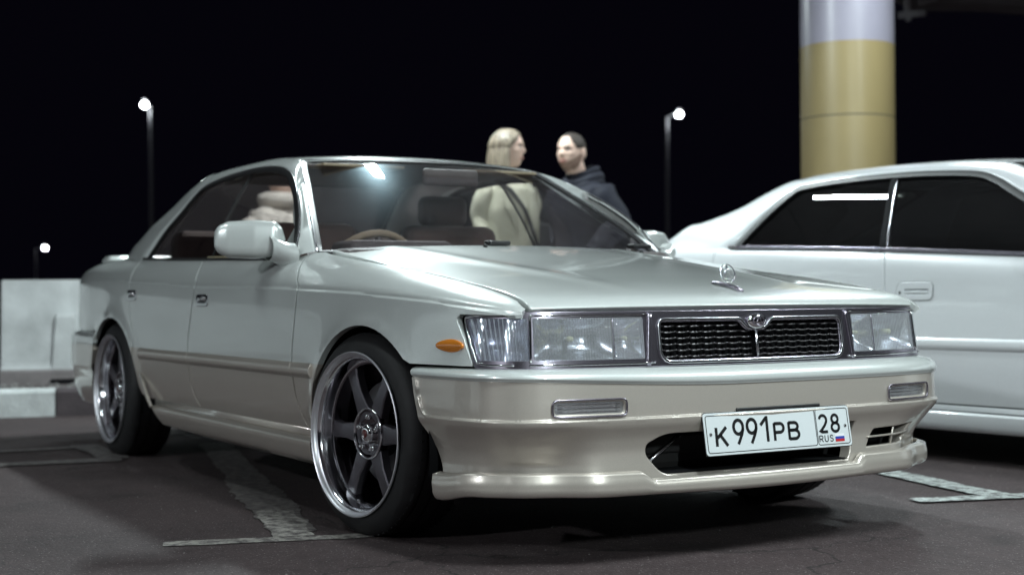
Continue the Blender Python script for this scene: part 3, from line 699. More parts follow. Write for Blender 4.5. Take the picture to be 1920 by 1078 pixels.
for s in (-1, 1):
    # front fender
    arch = archpts(FA, rad(41), rad(180), 24)
    fl = list(seamA[::-1])                     # from sill up to the cowl
    fl += [(-.60, Vt(-.6)), ] if False else []
    top = toprow(-.59, .735, 28)
    lamp = [(.742, .655), (.742, .652), (.60, .652), (.556, .655), (.556, .640), (.575, .60), (.61, .535), (.617, .519), (.36, .519)]
    fo = fl + top + [(.742, .658)] + [(.66, .656), (.562, .655), (.553, .648), (.556, .640), (.580, .60), (.612, .535), (.617, .519), (.352, .519)] + arch[1:] + [(-.333, .2745)]
    wpanel('front_fender', s, fo, gap=.0038, edge=.0010)
    # front door
    do = seamB[::-1] + toprow(-1.53, -.606, 20)[1:-1] + seamA[:-3] + [(-.40, .284)]
    wpanel('front_door', s, do, gap=.0038, edge=.0010)
    # rear door
    ra = [p for p in archpts(RA, rad(8), rad(30), 8)][::-1]      # from upper to lower
    ro = [(-2.19, .30)] + ra[::-1] + seamC[::-1] + toprow(-2.40, -1.53, 18)[1:-1] + seamB + [(-1.48, .284), (-2.15, .284)]
    wpanel('rear_door', s, ro, gap=.0038, edge=.0010)
    # rear quarter
    ra2 = archpts(RA, rad(30), rad(141), 26)
    qo = [(-3.72, .558)] + [(-2.94, .558)] + [(x, z) for x, z in ra2[::-1] if x > -2.93] + seamC[::-1][1:] + toprow(-2.40, -3.72, 30)[1:]
    wpanel('rear_quarter_panel', s, qo, gap=.0038, edge=.0010)
    # rocker strip under the doors, side skirt
    def RK(s):
        return lambda x, z: (x, s*(.818 - .05*((.29-z)/.05)), z)
    skn = [(-.33, 0), (-2.03, 0)]
    sp = [(-.345, s*.836, .262), (-1.2, s*.838, .262), (-1.95, s*.838, .263), (-2.035, s*.840, .268)]
    prof = [(0, 0), (-.004, .003)]
    def SK(s):
        pr = Cv((.172, .800), (.18, .828), (.19, .836), (.22, .8445), (.245, .8475), (.257, .846), (.263, .838), (.268, .80))
        return lambda x, z: (x, s*(pr(z)+.004*math.sin((x+1.2)*1.2)), z)
    rise = lambda x: .0
    so = [(-.338, .268), (-.338, .178), (-.60, .176), (-1.2, .180), (-1.90, .195), (-1.97, .225), (-2.05, .268)]
    _panel('side_skirt', SK(s), so, m_champ, CAR, sgn=-s, res=.016, gap=0, depth=.05)
    # kicked up skirt end ahead of the rear wheel
    sweep('skirt_end', [(-2.03, s*.845, .258), (-2.08, s*.848, .30), (-2.13, s*.848, .35), (-2.175, s*.846, .385)], rrect(.016, .012, .004), m_champ, CAR, normals=(0, s, 0))
    sweep('rocker_rail', [(-.36, s*.812, .276), (-2.05, s*.812, .276)], rrect(.028, .02, .006), m_champ, CAR, normals=(0, s, 0))
    # body side mouldings
    for a, b in ((-2.185, -1.546), (-1.538, -.492), (-.484, -.322)):
        def ML(s): return lambda x, z: (x, s*(sideY(x, z) + .011 - .012*abs((z-.475)/.025)**3), z)
        mo = round_poly([(a, .450), (b, .450), (b, .4985), (a, .4985)], .004 if b < -.33 else .004)
        _panel('door_moulding', ML(s), mo, m_body, CAR, sgn=-s, res=.012, gap=0, edge=.003, depth=.012)
    # near-black sheets added behind the shut lines, shade of the gaps as colour
    gridmesh('gap_shade_panel', [[(x, s*(sideY(x, z)-.030), z) for z in np.linspace(.262, zc_(x)-.01, 6)] for x in np.linspace(-.375, -2.19, 12)], m_void, CAR)
    gridmesh('gap_shade_panel', [[(x, s*(sideY(x, z)-.030), z) for z in (.66, zc_(x)-.02)] for x in np.linspace(-2.0, -3.5, 8)], m_void, CAR)
    gridmesh('gap_shade_panel', [[(x, s*(sideY(x, z)-.030), z) for z in (.655, zc_(x)-.02)] for x in np.linspace(.45, -.5, 8)], m_void, CAR)
    gridmesh('gap_shade_panel', [[(x, s*.665, HOOD0(x)), (x, s*.72, HOOD0(x)-.02)] for x in np.linspace(.68, -.40, 14)], m_void, CAR)
    # arch liners
    for A, t in ((FA, 'front'), (RA, 'rear')):
        G = []
        for x, z in [(A[0]+(A[2]+.012)*math.cos(a), A[1]+(A[3]+.012)*math.sin(a)) for a in np.linspace(rad(-12), rad(192), 28)]:
            G.append([(x, s*.835 if t == 'front' else s*(min(.835, w_(x)-.004)), z), (x, s*.78, z+.02), (x, s*.52, z+.03)])
        gridmesh('arch_liner', G, m_void, CAR)
    # door handles
    for hx, hz in ((-1.375, .700), (-2.305, .724)):
        y0 = sideY(hx, hz)
        ho = round_poly([(hx-.068, hz-.021), (hx+.062, hz-.021), (hx+.062, hz+.019), (hx-.068, hz+.019)], .016)
        hd = _panel('door_handle', lambda x, z, s=s: (x, s*(sideY(x, z)+.004 - .0*z), z), ho, m_chrome, CAR, sgn=-s, res=.01, gap=0, edge=.003, depth=.006, holes=[round_poly([(hx-.052, hz-.012), (hx+.048, hz-.012), (hx+.048, hz+.012), (hx-.052, hz+.012)], .010)])
        _panel('handle_recess', lambda x, z, s=s: (x, s*(sideY(x, z)+.0012), z), round_poly([(hx-.055, hz-.015), (hx+.05, hz-.015), (hx+.05, hz+.015), (hx-.055, hz+.015)], .01), m_blackgloss, hd, sgn=-s, res=.02, gap=0, edge=0, depth=0)
        sweep('handle_flap', [(hx-.046, s*(y0+.004), hz+.004), (hx, s*(y0+.009), hz+.006), (hx+.042, s*(y0+.004), hz+.004)], circ(.0075, 8, .003), m_chrome, hd, normals=(0, s, 0))
# ---- bonnet
hc = Cv((-.7, .91), (-.5, .889), (-.3, .864), (0, .822), (.4, .767), (.6, .737), (.7, .718), (.76, .702), (.785, .690), (.80, .676), (.806, .664))
hcr = Cv((-.6, .026), (-.1, .023), (.2, .015), (.5, .010), (.75, .006))
def HOOD(x, y):
    a = abs(y)/.69; xe = x + .065*a*a
    rid = .004*math.exp(-((abs(y)-(.47-.12*(x+.5)))/.045)**2) * min(1, max(0, (.72-x)/.4))
    return (x, y, hc(xe) - hcr(x)*a**2.2 + rid)
edgeR = [(.742, .689), (.72, .689), (.6, .689), (.3, .689), (0, .689), (-.3, .689), (-.47, .689), (-.53, .685), (-.555, .668), (-.56, .64)]
rear = [(-.465-.095*(y/.64)**2, y) for y in np.linspace(.60, -.60, 13)]
front = [(.801-.065*(y/.69)**2+.0015, y) for y in np.linspace(-.68, .68, 21)]
ho = front + [(.737, .689)] + edgeR[1:] + rear + [(x, -y) for x, y in edgeR[::-1]][:-1] + [(.737, -.689)]
_panel('bonnet', HOOD, ho, m_pearl, CAR, sgn=1, res=.03, gap=.0022, edge=.004, depth=.02)
# cowl below the windscreen
gridmesh('cowl', [[(-.47-.14*(y/.7)**2+dx, y, .858-.012*(y/.7)**2+dz) for dx, dz in ((.03, -.012), (-.06, -.004), (-.12, .02))] for y in np.linspace(-.70, .70, 21)], m_black, CAR)
# ---- nose: bezel, lamps, grille
NP = Plan([(.815, 0), (.812, .15), (.803, .33), (.790, .45), (.775, .55), (.757, .63), (.738, .68), (.712, .722), (.675, .752), (.62, .778), (.55, .795), (.45, .815)])
def NOSE(off=0.0):
    def f(u, z):
        x, y = NP(u); n = NP.n(u); k = off - .13*(z-.59)
        return (x+n[0]*k, y+n[1]*k, z)
    return f
uy = NP.u_of_y
uo = lambda x, sd: NP.u_of_x(x, sd)
def lampholes(sd):
    def Q(p): return [(uo(a, sd) if k == 'x' else sd*abs(uy(a)), z) for k, a, z in p]
    corner = round_poly(Q([('y', .690, .538), ('x', .628, .538), ('x', .573, .640), ('x', .590, .648), ('y', .694, .648)]), .006)
    head = round_poly(Q([('y', .375, .538), ('y', .680, .538), ('y', .683, .648), ('y', .375, .648)]), .005)
    return corner, head
bz_top, bz_bot = .6625, .5195
bo = []
uT = uo(.556, 1); uB = uo(.617, 1)
bo = [(u, bz_bot) for u in np.linspace(-uB, uB, 30)] + [(uT-.004, bz_top-.014), (uT-.012, bz_top-.008)] + [(u, bz_top) for u in np.linspace(uy(.70), -uy(.70), 24)] + [(-uT+.012, bz_top-.008), (-uT+.004, bz_top-.014)]
holes = []
for sd in (-1, 1):
    c_, h_ = lampholes(sd); holes += [c_, h_]
def notch(zt, zb, yl, yr, rr, g=0.0):
    t = [(uy(yl)+g, zb+g), (uy(yr)-g, zb+g), (uy(yr)-g, zt-g)]
    p = round_poly([(*t[0], .035), (*t[1], .035), (*t[2], .016)] + [(uy(.060), zt-g, .01), (uy(.034), zt-.026-g, .012), (uy(-.034), zt-.026-g, .012), (uy(-.060), zt-g, .01)] + [(uy(yl)+g, zt-g, .016)], .01)
    return p
grille_hole = notch(.637, .531, -.324, .321, .02)
holes.append(grille_hole)
_panel('lamp_bezel', NOSE(0), bo, m_dchrome, CAR, sgn=1, holes=holes, res=.02, gap=0, edge=.003, depth=.03, hole_edge=.003)
# chrome lines on the bezel
def nose_line(name, pts, w, h, mat, par, off=.001, closed=False, n=3):
    P = []; Nn = []
    for u, z in (densify(pts, .012) if closed else [tuple(np.array(a)+(np.array(b)-np.array(a))*k/10) for a, b in zip(pts[:-1], pts[1:]) for k in range(10)] + [pts[-1]]):
        P.append(NOSE(off)(u, z)); q = NP.n(u); Nn.append((q[0], q[1], .13))
    return sweep(name, P, rrect(w, h, min(w, h)*.3), mat, par, normals=Nn, closed=closed)
nose_line('grille_surround', offset_poly(grille_hole, -.004), .009, .010, m_trim, CAR, closed=True)
ring = [(u, z) for u, z in grille_hole]
for a, b in ((-.345, -.69), (.345, .69)):
    nose_line('bezel_strip', [(uy(a), .6545), (uy(b), .6545)], .0045, .006, m_chrome, CAR)
    nose_line('bezel_strip', [(uy(a), .527), (uy(b), .527)], .005, .006, m_chrome, CAR)
for sd in (-1, 1):
    nose_line('bezel_strip', [(uo(.712, sd), .6545), (uo(.60, sd), .6545), (uo(.566, sd), .648), (uo(.572, sd), .63), (uo(.600, sd), .575), (uo(.625, sd), .531), (uo(.66, sd), .527), (uo(.712, sd), .527)], .0045, .006, m_chrome, CAR)
    nose_line('bezel_divider', [(sd*uy(.688), .534), (sd*uy(.688), .652)], .006, .010, m_chrome, CAR)
    nose_line('bezel_divider', [(sd*uy(.366), .521), (sd*uy(.352), .66)], .012, .008, m_dchrome, CAR)
    c_, h_ = lampholes(sd)
    for nm, hole, mat, d0 in (('corner_lamp', c_, m_lens2, .045), ('headlamp', h_, m_lens, .055)):
        q = _panel(nm, NOSE(.0005), offset_poly(hole if area2(hole) > 0 else hole[::-1], .0008), mat, CAR, sgn=1, res=.02, gap=0, edge=.001, depth=.004)
        # reflector bowl behind
        A = np.array(hole); u0, u1 = A[:, 0].min(), A[:, 0].max(); z0, z1 = .538, .648
        cols = [(u0, u1)] if nm == 'corner_lamp' else ([(u0, u0+(u1-u0)*.70), (u0+(u1-u0)*.72, u1)] if sd < 0 else [(u0, u0+(u1-u0)*.28), (u0+(u1-u0)*.30, u1)])
        for ua, ub in cols:
            G = []
            for i in range(19):
                row = []
                for j in range(11):
                    a = i/18*2-1; b = j/10*2-1; dep = d0*(1-a**4)*(1-b**4)*(1-.18*(a*a+b*b)) + .004
                    row.append(NOSE(-dep)(ua+(ub-ua)*i/18, z0+(z1-z0)*j/10))
                G.append(row)
            gridmesh('reflector', G, m_refl, q)
            if nm == 'headlamp':
                um = (ua+ub)/2; P0 = Vector(NOSE(-d0*.95)(um, .592)); P1 = Vector(NOSE(-d0*.35)(um, .592))
                tube('bulb', [P0, P1], .008 if ub-ua > .12 else .006, pri('bulb_glass', (.8, .75, .45), .1) if 'bulb_glass' not in bpy.data.materials else bpy.data.materials['bulb_glass'], q)
        if nm == 'headlamp':
            ud = cols[0][1]+.004 if sd < 0 else cols[0][1]+.004
            nose_line('lens_rib', [(ud, .54), (ud, .646)], .003, .004, m_dchrome, q, off=.0)
# grille bars
GR = CAR
gz = [.5405+.0162*i for i in range(6)]
def in_grille(u, z): return inpoly([(u, z)], grille_hole)[0]
for k, z in enumerate(gz):
    runs = []; cur = []
    for u in np.arange(uy(-.322), uy(.322), .0054):
        if in_grille(u, z) and abs(u) > .006: cur.append(u)
        elif cur: runs.append(cur); cur = []
    if cur: runs.append(cur)
    for r_ in runs:
        if len(r_) < 4: continue
        P = []; Nn = []
        for u in r_:
            ph = (u/.0432) % 1.0; dz = .0022*(ph-.5); off = -.012 + (.004*math.sin(ph/.62*math.pi) if ph < .62 else -.006)
            P.append(NOSE(off)(u, z+dz)); q = NP.n(u); Nn.append((q[0], q[1], .3))
        sweep('grille_bar', P, rrect(.0038, .007, .001), bpy.data.materials.get('grille_metal') or pri('grille_metal', (.085, .08, .082), .35, .9), CAR, normals=Nn, smooth=False)
for i in range(-15, 16):
    u = i*.0216
    if i == 0 or not in_grille(u, .585): continue
    zs = [z for z in np.arange(.531, .637, .002) if in_grille(u, z)]
    P = [NOSE(-.020)(u, z) for z in (zs[0], (zs[0]+zs[-1])/2, zs[-1])]
    q = NP.n(u); sweep('grille_fin', P, rrect(.002, .010, .0005), m_blackgloss, CAR, normals=(q[0], q[1], 0), smooth=False)
P = [NOSE(-.004)(0, z) for z in (.531, .57, .612)]; sweep('grille_post', P, rrect(.008, .008, .002), m_trim, CAR, normals=(1, 0, 0))
gridmesh('grille_back', [[NOSE(-.045)(u, z) for z in (.525, .66)] for u in np.linspace(uy(-.35), uy(.35), 12)], m_void, CAR)
# badge
bm = bmesh.new(); bmesh.ops.create_uvsphere(bm, u_segments=32, v_segments=16, radius=1); bmesh.ops.scale(bm, vec=(.010, .034, .0215), verts=bm.verts)
bmesh.ops.translate(bm, vec=(.815, 0, .6325), verts=bm.verts); em = frombm('grille_badge', bm, m_chrome, CAR, smooth=True)
def tri_sym(c, ay, az, nx, r, nm, par, mat):
    # open ring with a slender triangle inside
    P = [Vector(c)+Vector((nx*math.sin(a)*az, math.cos(a)*ay, math.sin(a)*az)) for a in np.linspace(0, 2*math.pi, 33)[:-1]]
    tube(nm+'_ring', P, r, mat, par, closed=True, n=8)
    T = [Vector(c)+Vector((nx*az*.86, 0, az*.92)), Vector(c)+Vector((-nx*az*.55, -ay*.62, -az*.55)), Vector(c)+Vector((-nx*az*.55, ay*.62, -az*.55))]
    for a, b in ((0, 1), (1, 2), (2, 0)): tube(nm+'_bar', [T[a], T[b]], r*.8, mat, par, n=6)
tri_sym((.8255, 0, .6325), .020, .013, -.1, .0012, 'badge', em, m_dchrome)
# bonnet ornament
zb = HOOD(.672, .02)[2]
om = sweep('bonnet_ornament', [(.595, .025, HOOD(.595, 0)[2]+.002), (.625, .025, HOOD(.625, 0)[2]+.005), (.69, .025, HOOD(.69, 0)[2]+.006), (.722, .025, HOOD(.722, 0)[2]+.002)], [(-.007, -.002), (.007, -.002), (.006, .004), (.002, .007), (-.002, .007), (-.006, .004)], m_dchrome, CAR, normals=(0, 0, 1))
tube('ornament_stem', [(.667, .025, zb), (.665, .025, zb+.018)], .004, m_chrome, om)
tri_sym((.660, .025, zb+.042), .026, .026, -.25, .0027, 'ornament', om, m_chrome)
# ---- front bumper
BP = Plan([(.872, 0), (.869, .2), (.857, .4), (.838, .55), (.815, .65), (.790, .715), (.750, .772), (.69, .812), (.6, .834), (.5, .845), (.40, .850), (.30, .852)])
bu = BP.u_of_y
def ax(z): return float(np.interp(z, [.16, .24, .355, .44, .52], [.505, .490, .428, .392, .352]))
def Ub(z): return BP.u_of_x(ax(z), 1)
dTop = Cv((.468, -.004), (.474, 0), (.488, -.001), (.500, -.008), (.510, -.022), (.517, -.045), (.5195, -.075))
def taper(u, z): return (math.exp(-((abs(u)-UCN)/.17)**4) if abs(u) < UCN else 1-.8*smooth((abs(u)-UCN-.04)/.16))*min(1, max(0, (.375-z)/.11))**1.3
UCN = abs(bu(.745))
def smooth(t): t = min(1, max(0, t)); return t*t*(3-2*t)
dMidB = Cv((.215, -.020), (.25, -.024), (.29, -.027), (.33, -.018), (.355, -.007), (.372, .001), (.382, .003), (.3865, .002), (.40, .002), (.47, .000))
def dMid(u, z):
    base = dMidB(z)
    # slight scoop under the ridge near the corner
    # sunk flat band with rounded outer ends
    hx = Ub(z) - .024 - abs(u); r_ = .028; qx = r_-hx; qz = r_-(z-.3875)
    dd_ = (r_-math.hypot(max(qx, 0), max(qz, 0))) if (qx > 0 and qz > 0) else min(hx, z-.3875)
    return base - .0065*smooth((dd_+.001)/.003) + .002*math.exp(-((dd_+.003)/.003)**2)
dLip = Cv((.160, -.004), (.164, .006), (.168, .011), (.185, .0165), (.205, .0165), (.222, .013), (.2335, .0105), (.2365, .007), (.2380, -.002), (.239, -.03))
def BUMP(d):
    def f(u, z):
        x, y = BP(u); n = BP.n(u); k = (d(u, z) if d.__code__.co_argcount >= 2 else d(z)) - .052*taper(u, z)
        wz = (.5195-z)/.0515 if z > .468 else max(0, (z-.442)/.026)
        return (x+n[0]*k, y+n[1]*k, z + .022*wz*smooth((-u-.10)/.75))
    return f
zs = [.5195, .515, .508, .5, .49, .48, .472, .468]
def band(z0, z1, n=6, rows=None): 
    L = [(Ub(z), z) for z in np.linspace(z0, z1, n)]; return [(-u, z) for u, z in L[::-1]] + L
_panel('bumper_top', BUMP(lambda z: dTop(z)), [(-u, z) for u, z in [(Ub(z), z) for z in np.linspace(.5195, .4675, 8)]] + [(Ub(z), z) for z in np.linspace(.4675, .5195, 8)], m_pearl, CAR, sgn=1, res=.009, gap=0, edge=.002, depth=.015)
fogL = round_poly([(bu(-.668), .397), (bu(-.468), .397), (bu(-.468), .4385), (bu(-.668), .4385)], .014)
fogR = round_poly([(bu(.468), .397), (bu(.668), .397), (bu(.668), .4385), (bu(.468), .4385)], .014)
intake = round_poly([(bu(-.350), .2285, .03), (bu(.318), .2285, .02), (bu(.330), .250, .02), (bu(.345), .345, .012), (bu(-.345), .345, .03), (bu(-.402), .318, .03), (bu(-.402), .285, .03)], .02)
ventR = round_poly([(bu(.388), .258), (bu(.612), .262), (bu(.655), .322), (bu(.425), .318)], .010)
mo = [(-Ub(z), z) for z in np.linspace(.466, .221, 10)] + [(Ub(z), z) for z in np.linspace(.221, .466, 10)]
_panel('bumper', BUMP(lambda u, z: dMid(u, z)), mo, m_champ, CAR, sgn=1, holes=[fogL, fogR, intake, ventR], res=.011, extra=[(u, z) for z in (.3745, .379, .3835, .3855, .3875, .3895, .392) for u in np.arange(-Ub(.38), Ub(.38), .010)] + [(sg*(Ub(.42)-.024+o_), z) for sg in (-1, 1) for z in np.arange(.385, .466, .005) for o_ in (-.012, -.006, -.003, 0, .003, .006)], gap=0, edge=.002, depth=.03, hole_edge=.006)
def LIP(u, t):      # t: 0 bottom .. 1 top
    e = smooth((abs(u) - Ub(.2)+.16)/.14); zb_ = .188 - .020*e - .006*smooth(1-abs(u)/.5); zt_ = .250 - .010*e - .023*smooth((u-bu(-.43))/.05)*smooth((bu(.355)-u)/.03); z = zb_ + (zt_-zb_)*t
    x, y = BP(u); n = BP.n(u); k = dLip(.164+.0745*t) - .045*taper(u, .20); return (x+n[0]*k, y+n[1]*k, z)
_panel('front_lip', lambda u, b: LIP(u, b/.0745), [(-Ub(.164+b), b) for b in np.linspace(.0745, 0, 8)] + [(Ub(.164+b), b) for b in np.linspace(0, .0745, 8)], m_champ, CAR, sgn=1, res=.010, gap=0, edge=.003, depth=.006)
# lip underside
gridmesh('lip_underside', [[(BP(u)[0]-.005-.045*BP.n(u)[0]*taper(u, .2), BP(u)[1]-.045*BP.n(u)[1]*taper(u, .2), .192), (BP(u)[0]*.7, BP(u)[1]*.9, .205)] for u in np.linspace(-Ub(.165), Ub(.165), 40)], m_black, CAR)
# fog lamps
for fh, sd in ((fogL, -1), (fogR, 1)):
    q = _panel('fog_lamp', BUMP(lambda u, z: -.010), offset_poly(fh, .001), m_lens3, CAR, sgn=1, res=.012, gap=0, edge=.002, depth=.004)
    A = np.array(fh); u0, u1 = A[:, 0].min(), A[:, 0].max(); z0, z1 = A[:, 1].min(), A[:, 1].max()
    gridmesh('reflector', [[BUMP(lambda u, z, dd=-.014-.022*(1-(j/8*2-1)**2): dd)(u0+(u1-u0)*i/14, z0+(z1-z0)*j/8) for j in range(9)] for i in range(15)], m_refl, q)
    for zz in (.408, .4175, .427):
        P = [BUMP(lambda u, z: -.0095)(u, zz) for u in np.linspace(u0+.015, u1-.015, 10)]
        sweep('lens_rib', P, rrect(.0022, .002, .0004), m_trim, q, normals=[tuple([*BP.n(u), 0]) for u in np.linspace(u0+.015, u1-.015, 10)])
    rim = [BUMP(lambda u, z: .0008)(u, z) for u, z in densify(offset_poly(fh, -.001), .01)]
    sweep('lamp_gasket', rim, circ(.0028, 6), m_dchrome, q, normals=[tuple([*BP.n(p[0]), 0]) for p in densify(offset_poly(fh, -.001), .01)], closed=True)
# intake cavity
gridmesh('intake_duct', [[BUMP(lambda u, z, dd=dd: dd)(u, z) for dd, z in ((-.022, .350), (-.16, .36), (-.16, .235), (-.025, .236))] for u in np.linspace(bu(-.43), bu(.36), 12)], m_void, CAR)
gridmesh('intake_floor', [[(x, y, .2275+.02*(.85-x)) for x in np.linspace(.838-.03*abs(y)/.4, .74, 4)] for y in np.linspace(-.40, .345, 10)], m_champ, CAR)
tube('duct_stay', [(.80, -.385, .250), (.765, -.215, .340)], .006, m_trim, CAR)
box('duct_crossmember', (.72, -.02, .300), (.03, .70, .05), m_bmetal, CAR, .006)
gridmesh('vent_duct', [[BUMP(lambda u, z, dd=dd: dd)(u, z) for dd, z in ((-.030, .330), (-.10, .33), (-.10, .25), (-.030, .25))] for u in np.linspace(bu(.37), bu(.67), 10)], m_void, CAR)
P = [BUMP(lambda u, z: -.028)(u, .291+.01*(u-.4)) for u in np.linspace(bu(.40), bu(.645), 10)]; sweep('vent_bar', P, rrect(.005, .01, .001), m_champ, CAR, normals=[tuple([*BP.n(u), 0]) for u in np.linspace(bu(.40), bu(.645), 10)])
tube('vent_post', [BUMP(lambda u, z: -.03)(bu(.51), .258), BUMP(lambda u, z: -.03)(bu(.53), .322)], .003, m_champ, CAR)
# side marker
for s in (-1, 1):
    mk = _panel('side_marker', lambda x, z, s=s: (x, s*(sideY(x, z)+.003+.005*(1-((z-.5755)/.017)**2)), z), [(.527+.052*math.cos(a)*(1.0 if math.cos(a) > 0 else 1.0), .5755+.0165*math.sin(a)*(1-.25*max(0, -math.cos(a)))) for a in np.linspace(0, 2*math.pi, 30)[:-1]], m_amber, CAR, sgn=-s, res=.01, gap=0, edge=.003, depth=.006)
# ---- number plate
def plate_surface():
    tilt = math.atan2(.020, .112)
    o = Matrix.Translation((.878, .022, .3899-.056)) @ Matrix.Rotation(math.atan2(.0, 1), 4, 'Z') @ Matrix.Rotation(-tilt, 4, 'Y')
    return o
PM = plate_surface()     # local: y along the plate (image right), z up, x outward
def PL(y, z, d=0): return PM @ Vector((d, y, z))
def plate_panel(name, pts, mat, par, d0, d1, holes=()):
    return _panel(name, lambda a, b: tuple(PL(a, b, d1)), pts, mat, par, sgn=1, holes=holes, res=.03, gap=0, edge=.0006 if d1-d0 > .0012 else 0.0002, depth=max(d1-d0-.0006, .0002))
pf = plate_panel('number_plate_frame', round_poly([(-.262, -.058), (.262, -.058), (.262, .058), (-.262, .058)], .010), m_blackgloss, CAR, 0, .002)
pl = plate_panel('number_plate', round_poly([(-.260, -.056), (.260, -.056), (.260, .056), (-.260, .056)], .010), m_plate, CAR, .001, .004)
def ring_lines(nm, pts, w, par):
    o = offset_poly([np.array(p) for p in densify(pts, .01)], w/2); i_ = offset_poly([np.array(p) for p in densify(pts, .01)], -w/2)
    G = [[tuple(PL(*a, .0045)), tuple(PL(*b, .0045))] for a, b in zip(o, i_)]
    return gridmesh(nm, G, m_ink, par, closeu=True, smooth=False)
ring_lines('plate_border', round_poly([(-.2535, -.0495), (.131, -.0495), (.131, .0495), (-.2535, .0495)], .008), .0022, pl)
ring_lines('plate_border', round_poly([(.135, -.0495), (.2535, -.0495), (.2535, .0495), (.135, .0495)], .008), .0022, pl)
def stroke(pts, w, nm, par, smoothit=True):
    """flat ink ribbon on the plate"""
    P = [np.array(p, float) for p in pts]; L = []; R_ = []
    for i in range(len(P)):
        a = P[max(i-1, 0)]; b = P[min(i+1, len(P)-1)]; t = b-a; t /= np.linalg.norm(t)+1e-12; n = np.array([-t[1], t[0]])
        if 0 < i < len(P)-1:
            t1 = P[i]-P[i-1]; t1 /= np.linalg.norm(t1)+1e-12; cosm = max(.6, abs(t1 @ t)); k = 1/cosm
        else: k = 1
        L.append(P[i]+n*w/2*k); R_.append(P[i]-n*w/2*k)
    return [L, R_]
GL = {
 'K': [[(.04, 0), (.04, 1)], [(.95, 1), (.12, .44)], [(.36, .62), (1.0, 0)]],
 'P': [[(.05, 0), (.05, 1)], 'P1'],
 'B': [[(.05, 0), (.05, 1)], 'B1', 'B2'],
 'R': [[(.05, 0), (.05, 1)], 'P1', [(.50, .46), (1.0, 0)]],
 'U': ['U1'], 'S': ['S1'], '9': ['9a', '9b'], '1': [[(.10, .70), (.66, 1.0)], [(.70, 1.06), (.70, 0)]], '2': ['2a'], '8': ['8a', '8b'],
}
def arcp(cx, cy, rx, ry, a0, a1, n=14): return [(cx+rx*math.cos(rad(a0+(a1-a0)*i/n)), cy+ry*math.sin(rad(a0+(a1-a0)*i/n))) for i in range(n+1)]
CUR = {
 'P1': [(.05, .96), (.55, .96)] + arcp(.60, .71, .36, .25, 90, -90) + [(.55, .46), (.05, .46)],
 'B1': [(.05, .96), (.52, .96)] + arcp(.56, .745, .33, .215, 90, -90) + [(.52, .53), (.05, .53)],
 'B2': [(.05, .53), (.55, .53)] + arcp(.60, .285, .37, .245, 90, -90) + [(.55, .04), (.05, .04)],
 'U1': [(.06, 1), (.06, .33)] + arcp(.5, .33, .44, .31, 180, 360) + [(.94, .33), (.94, 1)],
 'S1': [(.90, .78)] + arcp(.5, .75, .40, .22, 20, 180) + arcp(.5, .75, .40, .22, 180, 262, 6) + arcp(.5, .27, .42, .24, 80, -160),
 '9a': arcp(.5, .68, .42, .285, 0, 360, 24),
 '9b': [(.92, .68), (.90, .56), (.80, .40), (.62, .20), (.40, -.02)],
 '2a': arcp(.5, .70, .40, .265, 165, -25, 16) + [(.70, .42), (.40, .22), (.08, .045), (.30, .045), (.98, .045)],
 '8a': arcp(.5, .735, .35, .225, 0, 360, 22), '8b': arcp(.5, .27, .42, .24, 0, 360, 22),
}
def glyph(ch, x, y, w, h, t, par, italic=0.0):
    V = []; F = []
    for st in GL[ch]:
        p = CUR[st] if isinstance(st, str) else st
        closed = isinstance(st, str) and st in ('9a', '8a', '8b')
        pp = [(x+a*w+b*h*italic, y+b*h) for a, b in p]
        pp = [q for i, q in enumerate(pp) if i == 0 or math.hypot(q[0]-pp[i-1][0], q[1]-pp[i-1][1]) > 1e-5]
        L, R_ = stroke(pp, t, '', None); b0 = len(V)
        for l, r in zip(L, R_): V += [tuple(PL(l[0], l[1], .0047)), tuple(PL(r[0], r[1], .0047))]
        for i in range(len(L)-1): F.append((b0+2*i+1, b0+2*i+3, b0+2*i+2, b0+2*i))
    return mesh('plate_character', V, F, m_ink, par, smooth=False)
y0 = -.028
glyph('K', -.224, y0-.0045, .038, .050, .0092, pl, .03)
for i, ch in enumerate('991'):
    glyph(ch, -.165+.0465*i, y0-.001, .038, .0655, .0092, pl, .03)
glyph('P', -.022, y0+.0, .036, .048, .0088, pl, .03); glyph('B', .030, y0+.0, .038, .048, .0088, pl, .03)
glyph('2', .142, -.016, .033, .050, .0082, pl, .03); glyph('8', .187, -.016, .033, .050, .0082, pl, .03)
glyph('R', .1395, -.0415, .0135, .018, .0028, pl, .03); glyph('U', .1590, -.0415, .0135, .018, .0028, pl, .03); glyph('S', .1785, -.0415, .0125, .018, .0028, pl, .03)
for k, mm in enumerate((m_fw, m_fb, m_fr)):
    z1 = -.0215-.0072*k; gridmesh('flag_stripe', [[tuple(PL(.199, z1-.0072, .0047)), tuple(PL(.199, z1, .0047))], [tuple(PL(.233, z1-.0072, .0047)), tuple(PL(.233, z1, .0047))]], mm, pl, smooth=False)
for yy in (-.241, .241):
    bm = bmesh.new(); bmesh.ops.create_cone(bm, segments=14, radius1=.0045, radius2=.0035, depth=.003, cap_ends=True)
    bmesh.ops.rotate(bm, verts=bm.verts, cent=(0, 0, 0), matrix=Matrix.Rotation(rad(90), 3, 'Y')); bmesh.ops.translate(bm, vec=tuple(PL(yy, 0, .0055)), verts=bm.verts); frombm('plate_screw', bm, m_screw, pl)
box('plate_bracket', (.862, .03, .3955), (.02, .30, .010), m_black, CAR, .003)
